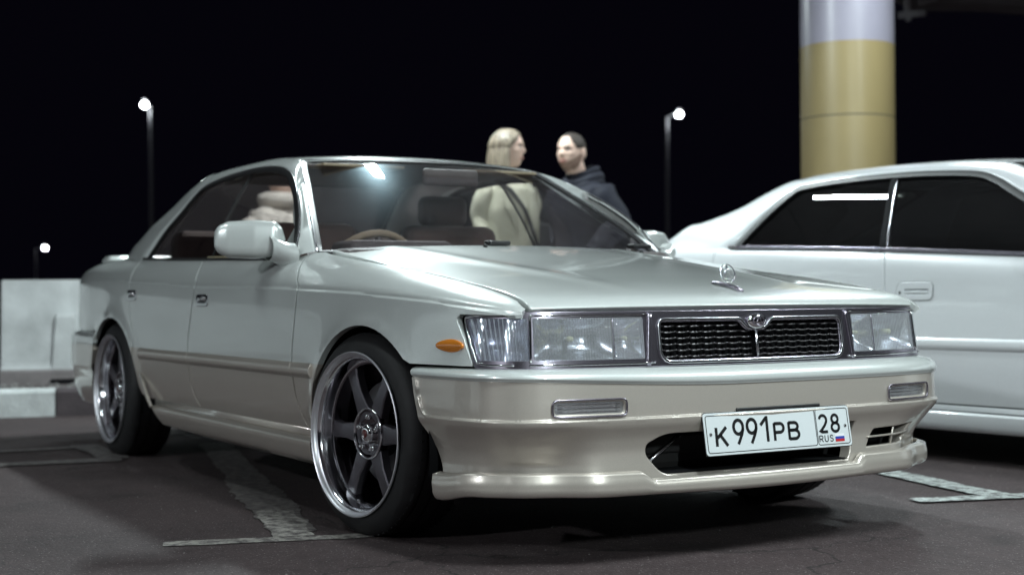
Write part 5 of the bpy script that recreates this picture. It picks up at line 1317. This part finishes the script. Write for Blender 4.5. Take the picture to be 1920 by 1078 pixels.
w1, WG2 = pane('windscreen', 0, 5*NS, (0.0, 0, 1.270), (.92, 0, .86), .02, m_glass, (.5, 0, .86), B2f, WC)
r1, RG2 = pane('rear_window', 15*NS, 10*NS, (-1.47, 0, 1.265), (-2.36, 0, .955), .015, m_tint, (-.45, 0, .88), B2f, WC)
for GG, nn, pp in ((WG2, (.5, 0, .86), w1), (RG2, (-.45, 0, .88), r1)):
    loop = [np.array(p)+np.array(nn)*.003 for p in (GG[0] + [r[-1] for r in GG][1:] + GG[-1][::-1][1:] + [r[0] for r in GG][::-1][1:-1])]
    sweep('window_seal', loop, rrect(.02, .008, .002), m_black, pp, normals=nn, closed=True)
for s in (-1, 1):
    SG = lambda x, z, s=s: (x, s*(Gy2(z)-.010), z)
    xj2 = lambda z: -.545-.26*(z-.89)
    ol = [(p[0], p[2]) for p in A2f]
    fpoly = [(.62, .80)] + [p for p in ol if p[0] > xj2(p[1])] + [(xj2(1.248), 1.248), (xj2(.85), .85)]
    rpoly = [(xj2(.85), .85), (xj2(1.249), 1.249)] + [p for p in ol if p[0] < xj2(p[1])-.01] + [(-1.50, .88)]
    _panel('front_door_window', SG, fpoly, m_tint, WC, sgn=-s, res=.08, gap=0, edge=0, depth=0); _panel('rear_door_window', SG, rpoly, m_tint, WC, sgn=-s, res=.08, gap=0, edge=0, depth=0)
    P = []; nG = []
    for i, p in enumerate(A2f):
        sl = (Gy2(p[2]+.01)-Gy2(p[2]-.01))/.02; n = np.array([0, s*1, -sl]); n /= np.linalg.norm(n); nG.append(tuple(n))
        j0, j1 = max(i-1, 0), min(i+1, len(A2f)-1); t = A2f[j1]-A2f[j0]; t = np.array([t[0], s*t[1], t[2]]); t /= np.linalg.norm(t)
        inn = np.cross(n, t); q = np.array([p[0], s*p[1], p[2]]); inn *= np.sign(inn @ (np.array([-.5, s*.72, 1.03])-q)); P.append(q+inn*.014)
    sweep('window_seal', P, rrect(.032, .012, .003), m_black, WC, normals=nG)
    sweep('belt_trim', [(x, s*(yb2(x)+.002), be2(x)+.008) for x in np.linspace(.64, -1.52, 26)], rrect(.022, .016, .004), m_dchrome, WC, normals=(0, 0, 1))
    sweep('door_pillar_trim', [(xj2(z), s*(Gy2(z)-.003), z) for z in np.linspace(.89, 1.245, 10)], rrect(.032, .006, .002), m_matte, WC, normals=(0, s, .5))
    sweep('door_pillar_edge', [(xj2(z)+.026, s*(Gy2(z)-.002), z) for z in np.linspace(.89, 1.24, 10)], rrect(.006, .010, .002), m_trim, WC, normals=(0, s, .5))
for s in (-1, 1):
    fix_normals(gridmesh('quarter_deck', [[(x, s*(yb2(x)-.002), be2(x)+.001), (x, s*(yb2(x)-.05), be2(x)+.012), (x, s*.50, be2(x)+.016)] for x in np.linspace(-1.52, -2.45, 14)], m_white, WC))
# bonnet, boot, ends, wheels, floor
_panel('bonnet', lambda x, y: (x, y, be2(x)+.045*(1-(abs(y)/.78)**2.2) if abs(y) < .78 else be2(x)), [(.78, -.76), (1.4, -.735), (1.82, -.62), (1.86, 0), (1.82, .62), (1.4, .735), (.78, .76), (.93, 0)], m_white, WC, sgn=1, res=.07)
_panel('boot_lid', lambda x, y: (x, y, be2(x)+.012-.02*(abs(y)/.7)**3), [(-2.87, -.50), (-2.5, -.70), (-2.2, -.75), (-2.32, 0), (-2.2, .75), (-2.5, .70), (-2.87, .50)], m_white, WC, sgn=1, res=.07)
for nm, pl_, sg in (('front_bumper', Plan([(1.93, 0), (1.91, .35), (1.85, .62), (1.72, .79), (1.5, .86), (1.34, .872)]), 1), ('rear_bumper', Plan([(2.93, 0), (2.91, .4), (2.84, .68), (2.66, .80), (2.4, .845), (2.14, .858)]), -1)):
    def EB(u, z, pl_=pl_, sg=sg):
        x, y = pl_(u); n = pl_.n(u); k = -.6*max(0, z-.50)**1.2*1.0 - (.3-z)*.25*(z < .3); return (sg*(x+n[0]*k), y+n[1]*k, z)
    um = pl_.umax; _panel(nm, EB, [(-um, .17), (um, .17), (um, .52), (-um, .52)], m_white, WC, sgn=sg, res=.05, gap=0)
    _panel('nose_panel' if sg > 0 else 'tail_panel', EB, [(-um+.3, .525), (um-.3, .525), (um-.3, .68 if sg > 0 else .93), (-um+.3, .68 if sg > 0 else .93)], m_white if sg > 0 else m_tail, WC, sgn=sg, res=.06, gap=0)
    for sd in (-1, 1):
        if sg > 0: _panel('headlamp', lambda u, z: tuple(np.array(EB(u, z))+[.006, 0, 0]), [(sd*.38, .54), (sd*.82, .54), (sd*.82, .655), (sd*.38, .665)], m_lens, WC, sgn=1, res=.05, gap=0)
box('underbody', (-.4, 0, .30), (4.2, 1.4, .24), m_bmetal, WC, .02)
box('cabin_interior', (-.6, 0, .62), (2.2, 1.45, .40), m_void, WC, .05)
for k, (x, s) in enumerate(((.96, -1), (-1.77, -1), (.96, 1), (-1.77, 1))):
    o = copy_tree(W0, WC); o.name = 'wheel'; o.location = (x, s*.845, .3015); o.rotation_euler = (0, rad(17*k), 0 if s < 0 else math.pi)
for s in (-1, 1):
    bx = box('door_mirror', (.50, s*.93, .905), (.10, .19, .12), m_white, WC, .035, seg=3); box('mirror_foot', (.52, s*.82, .865), (.08, .08, .04), m_white, bx, .01)

# saloon copy added outside the frame to give the sedan's flank a reflection
wc2 = copy_tree(WC); wc2.name = 'parked_saloon'; wc2.location = (-3.6, -4.3, 0); wc2.rotation_euler = (0, 0, rad(172)); wc2['label'] = 'added white saloon beyond the left edge, unseen, there to reflect in the doors'
# ------------------------------------------------------------------ people
m_skin = pri('skin', (.68, .47, .38), .5, noise=(9, .06)); m_skin['x'] = 1
m_lip = pri('lips', (.46, .22, .19), .45); m_eyew = pri('eye_white', (.65, .62, .60), .3); m_iris = pri('iris', (.05, .04, .03), .2)
m_hairf = pri('fair_hair', (.34, .28, .19), .42)
def streaks(m, dark, lite):
    nt = m.node_tree; N = nt.nodes; L = nt.links; b = [n for n in N if n.type == 'BSDF_PRINCIPLED'][0]; tc = N.new('ShaderNodeTexCoord'); mp = N.new('ShaderNodeMapping'); mp.inputs['Scale'].default_value = (1, 1, .045); L.new(tc.outputs['Object'], mp.inputs[0])
    n = N.new('ShaderNodeTexNoise'); n.inputs['Scale'].default_value = 130; n.inputs['Detail'].default_value = 4; L.new(mp.outputs[0], n.inputs['Vector']); r = N.new('ShaderNodeValToRGB'); r.color_ramp.elements[0].position = .35; r.color_ramp.elements[1].position = .66; r.color_ramp.elements[0].color = (*dark, 1); r.color_ramp.elements[1].color = (*lite, 1); L.new(n.outputs[0], r.inputs[0]); L.new(r.outputs[0], b.inputs['Base Color'])
    bp = N.new('ShaderNodeBump'); bp.inputs['Distance'].default_value = .006; bp.inputs['Strength'].default_value = .8; L.new(n.outputs[0], bp.inputs['Height']); L.new(bp.outputs[0], b.inputs['Normal'])
streaks(m_hairf, (.085, .06, .045), (.40, .335, .25)); m_haird = pri('dark_cropped_hair', (.035, .025, .02), .7); m_stub = pri('stubble', (.30, .19, .145), .8, noise=(300, .5, 2))
def coatmat(name, col, sc_=60, st=.5, nz=(10, .1), rough=.9): return pri(name, col, rough, noise=nz, bump=(sc_, st, .004), sheen=.15)
m_coat = coatmat('pale_coat', (.74, .75, .58)); m_jacket = pri('navy_jacket', (.010, .011, .020), .75, noise=(5, .2), bump=(40, .6, .004), spec=.3); m_knit = coatmat('white_fleece', (.62, .58, .52), 90, 1.0, (16, .22))
m_trou = coatmat('dark_trousers', (.02, .02, .024)); m_shoe = pri('shoe_leather', (.02, .018, .018), .4); m_strap = pri('bag_strap', (.012, .012, .014), .5); m_scarf = coatmat('brown_scarf', (.16, .10, .07))
def noise3(p, f, seed=0):
    from mathutils import noise as mn
    return mn.noise(Vector((p[0]*f+seed, p[1]*f, p[2]*f)))
def loft(rings, n=40, closeb=True, closet=True):
    """rings: (cx,cy,cz,rx,ry[,exp]) horizontal-ish; returns V,F"""
    V = []; F = []
    for r in rings:
        e = r[5] if len(r) > 5 else 1.0
        for i in range(n):
            a = 2*math.pi*i/n; c, s = math.cos(a), math.sin(a); V.append((r[0]+r[3]*abs(c)**e*np.sign(c), r[1]+r[4]*abs(s)**e*np.sign(s), r[2]))
    for k in range(len(rings)-1):
        for i in range(n): F.append((k*n+i, k*n+(i+1) % n, (k+1)*n+(i+1) % n, (k+1)*n+i))
    if closeb: F.append(tuple(range(n))[::-1])
    if closet: F.append(tuple((len(rings)-1)*n+i for i in range(n)))
    return V, F
def interp_rings(R, m=4):
    return [tuple(p) for p in crom([list(r)+([1.0] if len(r) < 6 else []) for r in R], m)]
def limb(pts, rads, n=16, m=5):
    P = crom([list(p)+[r] for p, r in zip(pts, rads)], m); V = []; F = []
    for k, p in enumerate(P):
        a = P[max(k-1, 0)][:3]; b = P[min(k+1, len(P)-1)][:3]; t = b-a; t /= np.linalg.norm(t); u = np.cross(t, [0, 1, .01]) if abs(t[1]) < .9 else np.cross(t, [1, 0, 0]); u /= np.linalg.norm(u); v = np.cross(t, u)
        for i in range(n): q = 2*math.pi*i/n; V.append(tuple(p[:3]+(u*math.cos(q)+v*math.sin(q))*p[3]))
    for k in range(len(P)-1):
        for i in range(n): F.append((k*n+i, k*n+(i+1) % n, (k+1)*n+(i+1) % n, (k+1)*n+i))
    F.append(tuple(range(n))[::-1]); F.append(tuple((len(P)-1)*n+i for i in range(n))); return V, F
def join(parts):
    V = []; F = []
    for v, f in parts:
        b = len(V); V += v; F += [tuple(i+b for i in q) for q in f]
    return V, F
def folds(V, amp, f, seed, zs=1.0):
    out = []
    for v in V:
        d = noise3((v[0], v[1], v[2]*zs), f, seed)*amp + noise3((v[0], v[1], v[2]*zs), f*2.3, seed+5)*amp*.5; r = math.hypot(v[0], v[1])+1e-6
        out.append((v[0]*(1+d/r*1.0), v[1]*(1+d/r), v[2]+d*.3))
    return out
def head_r(az, h, fem):
    """radius of the head at azimuth az (0 = face) and normalised height h"""
    hw = .074 if fem else .078; fr = .092 if fem else .096; bk = .094 if fem else .098
    prof = math.sqrt(max(0, 1-((h-.56)/.455)**2)) if h > .56 else 1-.10*((.56-h)/.56)**1.5 - .30*max(0, (.28-h)/.28)**1.6
    c, s = math.cos(az), math.sin(az); d = fr if c > 0 else bk
    back = 1-.45*max(0, -c)*max(0, (.38-h)/.38)
    r = 1/math.sqrt((c/d)**2+(s/(hw*(1-.20*max(0, (.40-h)/.40))))**2)*prof*back
    A = abs(math.degrees(az)) if abs(az) < math.pi else 360-abs(math.degrees(az))
    g = lambda a, c0, w: math.exp(-((a-c0)/w)**2)
    r += .0175*g(A, 0, 9)*(g(h, .405, .045) if h < .405 else max(0, math.exp(-((h-.405)/.115)**2)))       # nose
    r -= .007*g(A, 21, 11)*g(h, .53, .045)                                          # eye sockets
    r += .0045*g(A, 14, 20)*g(h, .605, .035)                                        # brow
    r += .0045*g(A, 38, 16)*g(h, .42, .07)                                          # cheek
    r += .0050*g(A, 0, 15)*g(h, .245, .022) + .0045*g(A, 0, 14)*g(h, .205, .02) - .002*g(A, 0, 16)*g(h, .225, .008)
    r += .007*g(A, 0, 18)*g(h, .075, .06) + .004*g(A, 62, 25)*g(h, .14, .1)
    return r
def person(label, loc, face_dir, head_dir, top_z, fem, clothes):
    """face_dir / head_dir: world angles of chest and head"""
    P = empty('person', label, 'person', loc, face_dir)
    Hh = .222; zt = top_z; zc0 = zt-Hh; rel = head_dir-face_dir
    # head
    n = 56; Vh = []; Fh = []; rows = 44
    def hp_(az, h, off=0.0):
        r = head_r(az, h, fem)+off; a = az+rel; z = zc0+h*Hh; return (r*math.cos(a)+.012*math.cos(rel)+ .01+clothes.get('lean', 0), r*math.sin(a)+.012*math.sin(rel), z)
    for k in range(rows+1):
        h = 1.012*k/rows
        for i in range(n): Vh.append(hp_(2*math.pi*i/n, min(h, 1.0148)))
    for k in range(rows):
        for i in range(n): Fh.append((k*n+i, k*n+(i+1) % n, (k+1)*n+(i+1) % n, (k+1)*n+i))
    Fh.append(tuple(range(n))[::-1]); Fh.append(tuple(rows*n+i for i in range(n)))
    nr = .052 if fem else .062
    le = clothes.get('lean', 0)
    neck = loft(interp_rings([(-.02, 0, zc0-.13, nr*1.5, nr*1.5), (-.012+le*.3, 0, zc0-.07, nr*1.05, nr*1.05), (-.004+le*.7, 0, zc0-.02, nr, nr), (le, 0, zc0+.05, nr*.95, nr*.9)], 3), 24)
    sh = zc0-.085; hip = zt*.53
    sw_ = .17 if fem else .205
    torso = loft(interp_rings([(0, 0, hip-.10, .10, .15), (0, 0, hip, .11, .16 if fem else .165), (0, 0, hip+.18, .095, .125 if fem else .15), (.01, 0, sh-.16, .115, .145 if fem else .17), (0, 0, sh-.04, .10, sw_*.85), (-.01, 0, sh, .07, sw_*.45)], 3), 32)
    parts = [(Vh, Fh), neck, torso]
    arms = []
    for sd in (-1, 1):
        sx = sw_*sd; el = clothes.get('el', {}).get(sd, (.0, .25*sd, sh-.30)); wr = clothes.get('wr', {}).get(sd, (.10, .20*sd, sh-.50))
        arms.append(((0, sx*.9, sh-.045), (0, sx*1.08, sh-.12), el, tuple((np.array(el)+wr)/2), wr)); parts.append(limb(arms[-1], (.040, .045, .037, .034, .025)))
        parts.append(limb(((0, .09*sd, hip-.02), (.01, .095*sd, hip*.55), (0, .09*sd, hip*.5), (-.02, .09*sd, .28), (0, .09*sd, .08)), (.085, .062, .052, .050, .036)))
        # hand in the pocket: palm with five bent fingers
        wv = Vector(wr); d = (wv-Vector(el)).normalized(); side = Vector((0, -sd, 0)); up_ = d.cross(side).normalized()
        parts.append(limb((wv, wv+d*.045, wv+d*.085), (.024, .030, .026), 12, 3))
        for fi in range(4):
            b = wv+d*.08+up_*(.012*(1.5-fi)); ln = (.062, .072, .068, .054)[fi]; parts.append(limb((b, b+d*ln*.5, b+d*ln*.8+side*.02, b+d*ln*.8+side*.04), (.0085, .008, .0075, .006), 8, 2))
        b = wv+d*.02+up_*.022; parts.append(limb((b, b+up_*.018+d*.02, b+up_*.02+d*.045), (.010, .009, .007), 8, 2))
    V, F = join(parts)
    body = mesh('body', V, F, m_skin, P); 
    # face parts
    for sd in (-1, 1):
        az = sd*rad(21); e = Vector(hp_(az, .525, -.0035)); bm = bmesh.new(); bmesh.ops.create_uvsphere(bm, u_segments=14, v_segments=10, radius=.0105); bmesh.ops.translate(bm, vec=e, verts=bm.verts); ew = frombm('eye', bm, m_eyew, body, smooth=True)
        e2 = Vector(hp_(az, .525, .0042)); bm = bmesh.new(); bmesh.ops.create_uvsphere(bm, u_segments=12, v_segments=8, radius=.0052); bmesh.ops.translate(bm, vec=e2, verts=bm.verts); frombm('iris', bm, m_iris, ew, smooth=True)
        tube('eyelid', [hp_(sd*rad(a), .545-.006*abs(a-21)/10, .001) for a in (11, 16, 21, 27, 31)], .0022, m_hair_of(clothes), body, n=6)
        tube('eyebrow', [hp_(sd*rad(a), .602+dh, .0015) for a, dh in ((9, -.006), (16, .006), (24, .010), (32, -.004))], .0034, m_hair_of(clothes), body, n=6)
        ec = Vector(hp_(sd*rad(93), .46, .0)); nrm = Vector((math.cos(sd*rad(93)+rel), math.sin(sd*rad(93)+rel), 0)); fw = Vector((math.cos(rel), math.sin(rel), 0))
        bm = bmesh.new(); bmesh.ops.create_uvsphere(bm, u_segments=16, v_segments=10, radius=1); bmesh.ops.scale(bm, vec=(.017, .007, .031), verts=bm.verts); bmesh.ops.rotate(bm, verts=bm.verts, cent=(0, 0, 0), matrix=Matrix.Rotation(rel-sd*.35, 3, 'Z')); bmesh.ops.translate(bm, vec=ec+nrm*.006-fw*.006, verts=bm.verts); frombm('ear', bm, m_skin, body, smooth=True)
    for h0, rr_ in ((.243, .0035), (.209, .0042)):
        tube('lip', [hp_(rad(a), h0-.0035*(abs(a)/16)**2*(1 if h0 > .22 else -1.2), .0005) for a in (-16, -9, -3, 0, 3, 9, 16)], rr_, m_lip, body, n=8)
    return P, body, hp_, zc0, sh, hip, sw_, arms, rel
def m_hair_of(c): return c['hair']
def shell(hp_, az0, az1, hfun0, hfun1, off, n=60, m=24):
    G = []
    for i in range(n+1):
        az = az0+(az1-az0)*i/n; row = []
        for j in range(m+1):
            t = j/m; h = hfun0(az)+(hfun1(az)-hfun0(az))*t; row.append(hp_(az, h, off(az, h)))
        G.append(row)
    return G
def jacket(name, P, sh, hip, sw_, arms, hem, mat, fem, flare=1.0, seed=0, collar=None, amp=.012, sleeve=(.062, .066, .060, .056, .050)):
    R = [(0, 0, hem, .155*flare, .215*flare, .85), (0, 0, hip-.02, .150, .195 if fem else .20, .85), (0, 0, hip+.16, .132, .168 if fem else .195, .85), (.01, 0, sh-.18, .148, .185 if fem else .215, .85), (.005, 0, sh-.06, .130, sw_*1.04, .9), (-.005, 0, sh-.012, .095, sw_*.80, .95), (-.01, 0, sh+.022, .070, sw_*.45, 1)]
    V, F = loft(interp_rings(R, 6), 64, True, True); V = folds(V, amp, 5.5, seed, .7)
    parts = [(V, F)]
    for a in arms:
        v, f = limb(a, sleeve, 24, 8); v2 = []
        for p in v: d = noise3(p, 14, seed+3)*.010; v2.append((p[0]+d, p[1]+d*.6, p[2]+d*.4))
        parts.append((v2, f))
    V, F = join(parts); return mesh(name, V, F, mat, P)
def trousers(P, hip, mat=None):
    parts = [loft(interp_rings([(0, 0, hip-.16, .11, .165), (0, 0, hip+.05, .12, .165)], 3), 32)]
    for sd in (-1, 1): parts.append(limb(((0, .09*sd, hip-.02), (.01, .095*sd, hip*.55), (0, .09*sd, hip*.45), (-.01, .09*sd, .20), (0, .09*sd, .06)), (.098, .080, .070, .062, .056), 20))
    V, F = join(parts); mesh('trousers', V, F, mat or m_trou, P)
    for sd in (-1, 1):
        V, F = loft(interp_rings([(.06, .09*sd, 0, .145, .048, .8), (.06, .09*sd, .03, .145, .048, .8), (.045, .09*sd, .07, .115, .046, .9), (0, .09*sd, .11, .055, .048)], 3), 24); mesh('shoe', V, F, m_shoe, P)
def pxloc(px, dep): q = CAMP+_F*dep+_R*((px-960)/2710.59*dep); return Vector((q.x, q.y, 0))
right_ang = math.atan2(_R.y, _R.x); toward = math.atan2(-_F.y, -_F.x)
# woman in the pale coat: profile to the right, chest between right and the camera
L = pxloc(952, 8.55); fd = right_ang-rad(52)
cl = {'hair': m_hairf, 'el': {-1: (-.02, -.188, 1.17), 1: (-.01, .188, 1.17)}, 'wr': {-1: (.06, -.185, .97), 1: (.07, .18, .98)}, 'lean': -.02}
P, body, hp_, zc0, sh, hip, sw_, arms, rel = person('woman with long fair hair and pale coat with dark cross strap, facing the man', L, fd, right_ang-rad(6), 1.695, True, cl)
# (sleeve parents)
ct = jacket('coat', P, sh, hip, sw_*.93, arms, .78, m_coat, True, 1.05, 3, amp=.026, sleeve=(.054, .058, .052, .050, .046))
trousers(P, hip)
front = lambda az: math.cos(az)
def hairtop(az):  # hairline: forehead covered at the sides
    A = min(abs(math.degrees(az)), 360-abs(math.degrees(az))); return .83 if A < 25 else .83-.45*min(1, (A-25)/60)
G = [[hp_(az, hairtop(az)+(1.013-hairtop(az))*t, .003+.006*min(1, t*4)+.016*max(0, min(1, (min(abs(math.degrees(az)), 360-abs(math.degrees(az)))-62)/16))*(1-t*t)) for t in np.linspace(0, 1, 20)] for az in np.linspace(0, 2*math.pi, 73)]
hr = gridmesh('hair', G, m_hairf, P)
# long strands falling behind the ear to below the shoulder
VV = []; FF = []
rr2 = np.random.RandomState(5)
for k in range(340):
    az = rad(rr2.uniform(80, 280)); top = Vector(hp_(az, rr2.uniform(.84, 1.0), .010)); dirn = Vector((math.cos(az+rel), math.sin(az+rel), 0)); ln = rr2.uniform(.33, .46)
    p0 = top; p1 = Vector(hp_(az, .42, .015+rr2.uniform(0, .006))); p2 = Vector((p1.x, p1.y, zc0-.03))+dirn*rr2.uniform(-.004, .012); p3 = Vector((p2.x*1.0, p2.y*1.0, zc0+.10-ln))+dirn*rr2.uniform(.0, .045)
    v, f = limb((p0, p1, p2, p3), (.004, .007, .007, .003), 6, 3); b = len(VV); VV += v; FF += [tuple(i+b for i in q) for q in f]
o = mesh('hair_lengths', VV, FF, m_hairf, hr); o['kind'] = 'stuff'
# collar, lapel, strap, bag
def on_coat(y, z, off=.006, fem=True):  # front surface approx of the coat at side y
    rx = np.interp(z, [.78, hip, hip+.16, sh-.18, sh-.06, sh], [.17, .150, .132, .158, .133, .09]); ry = np.interp(z, [.78, hip, hip+.16, sh-.18, sh-.06, sh], [.235, .195, .168, .185, .177, .14])
    k = max(0.05, 1-(abs(y)/ry)**2.2)**.5; return (rx*k+off, y, z)
sweep('collar', [(.045*math.cos(a)*1.7-.01, .045*math.sin(a)*1.9, sh+.035-.03*max(0, math.cos(a))) for a in np.linspace(rad(25), rad(335), 20)], [(-.004, -.035), (.004, -.035), (.010, .03), (-.002, .03)], m_coat, ct, normals=(0, 0, 1))
for sd in (-1, 1):
    G = []
    for t in np.linspace(0, 1, 12):
        z = sh-.01-.30*t; wd = .075*math.sin(math.pi*min(1, t*.75+.25))+.01; y0_ = sd*(.055-.035*t)
        G.append([on_coat(y0_, z, .010), on_coat(y0_+sd*wd*.5, z, .020), on_coat(y0_+sd*wd, z, .012)])
    gridmesh('lapel', G, m_coat, ct)
st = sweep('bag_strap', [(.02, -.125, sh+.012)] + [on_coat(-.115+.30*t, sh-.03-.46*t, .034) for t in np.linspace(0, 1, 14)], rrect(.022, .010, .002), m_strap, P, normals=(1, 0, .05))
box('bag', (.13, .235, sh-.56), (.09, .20, .16), m_strap, P, .02)
box('held_phone', (.175, .14, sh-.33), (.012, .075, .15), m_strap, P, .006)
# bearded man in the dark hooded jacket: body towards the woman, head three quarters left
L = pxloc(1090, 8.75); left_ang = right_ang+math.pi
fd = left_ang+rad(38)
cl = {'hair': m_haird, 'lean': .05, 'el': {-1: (-.04, -.29, 1.14), 1: (-.04, .29, 1.14)}, 'wr': {-1: (.12, -.24, .95), 1: (.12, .24, .95)}}
P, body, hp_, zc0, sh, hip, sw_, arms, rel = person('bearded man in a dark navy hooded jacket smiling at the woman', L, fd, left_ang+rad(50), 1.685, False, cl)
P['label'] = 'man with cropped hair and stubble in a dark navy hooded jacket, facing the woman'
jk = jacket('jacket', P, sh, hip, .225, arms, .82, m_jacket, False, 1.05, 11, amp=.018, sleeve=(.085, .088, .078, .070, .060))
trousers(P, hip)
def hl(az):
    A = min(abs(math.degrees(az)), 360-abs(math.degrees(az))); return .90 if A < 25 else (.90-.34*min(1, (A-25)/35) if A < 100 else .56-.42*min(1, (A-100)/30))
gridmesh('hair', [[hp_(az, hl(az)+(1.013-hl(az))*t, .0015+.004*min(1, t*5)) for t in np.linspace(0, 1, 18)] for az in np.linspace(0, 2*math.pi, 73)], m_haird, P)
def bt(a):
    A = abs(math.degrees(a)); return (.185 if A < 20 else .185+.23*min(1, (A-20)/60))
gridmesh('beard', [[hp_(az, .01+(bt(az)-.01)*t, .0012) for t in np.linspace(0, 1, 14)] for az in np.linspace(rad(-92), rad(92), 50)], m_stub, P)
tube('moustache', [hp_(rad(a), .285-.012*abs(a)/16, .0005) for a in (-17, -8, 0, 8, 17)], .0035, m_stub, P, n=6)
# bunched hood around the neck
for k, (r0, zz, rr_) in enumerate(((.080, sh+.078, .024), (.098, sh+.035, .034), (.10, sh+.0, .040))):
    pts = [((r0*(1.0+.15*math.cos(3*a+k)))*math.cos(a)-.015, (r0*1.08)*math.sin(a), zz-.035*max(0, math.cos(a))+.02*max(0, -math.cos(a))) for a in np.linspace(0, 2*math.pi, 33)[:-1]]
    tube('hood', pts, rr_, m_jacket, jk, n=12, closed=True)
# woman behind the sedan's boot, seen through its rear window
L = pxloc(522, 9.3); fd = right_ang-rad(30)
cl = {'hair': m_scarf, 'el': {-1: (-.03, -.25, 1.13), 1: (-.02, .25, 1.13)}, 'wr': {-1: (.10, -.22, .95), 1: (.10, .21, .95)}}
P, body, hp_, zc0, sh, hip, sw_, arms, rel = person('person in a white fleece jacket seen through the side windows of the sedan', L, fd, right_ang-rad(10), 1.585, True, cl)
jacket('fleece_jacket', P, sh, hip, .20, arms, .80, m_knit, True, 1.1, 21, amp=.03, sleeve=(.085, .085, .075, .07, .06)); trousers(P, hip)
gridmesh('hair', [[hp_(az, hairtop(az)*.8+(1.013-hairtop(az)*.8)*t, .006+.012*min(1, t*4)) for t in np.linspace(0, 1, 20)] for az in np.linspace(0, 2*math.pi, 60)], m_scarf, P)
tube('fleece_collar', [(.085*math.cos(a), .085*math.sin(a), sh+.055) for a in np.linspace(0, 2*math.pi, 25)[:-1]], .052, m_knit, P, closed=True)
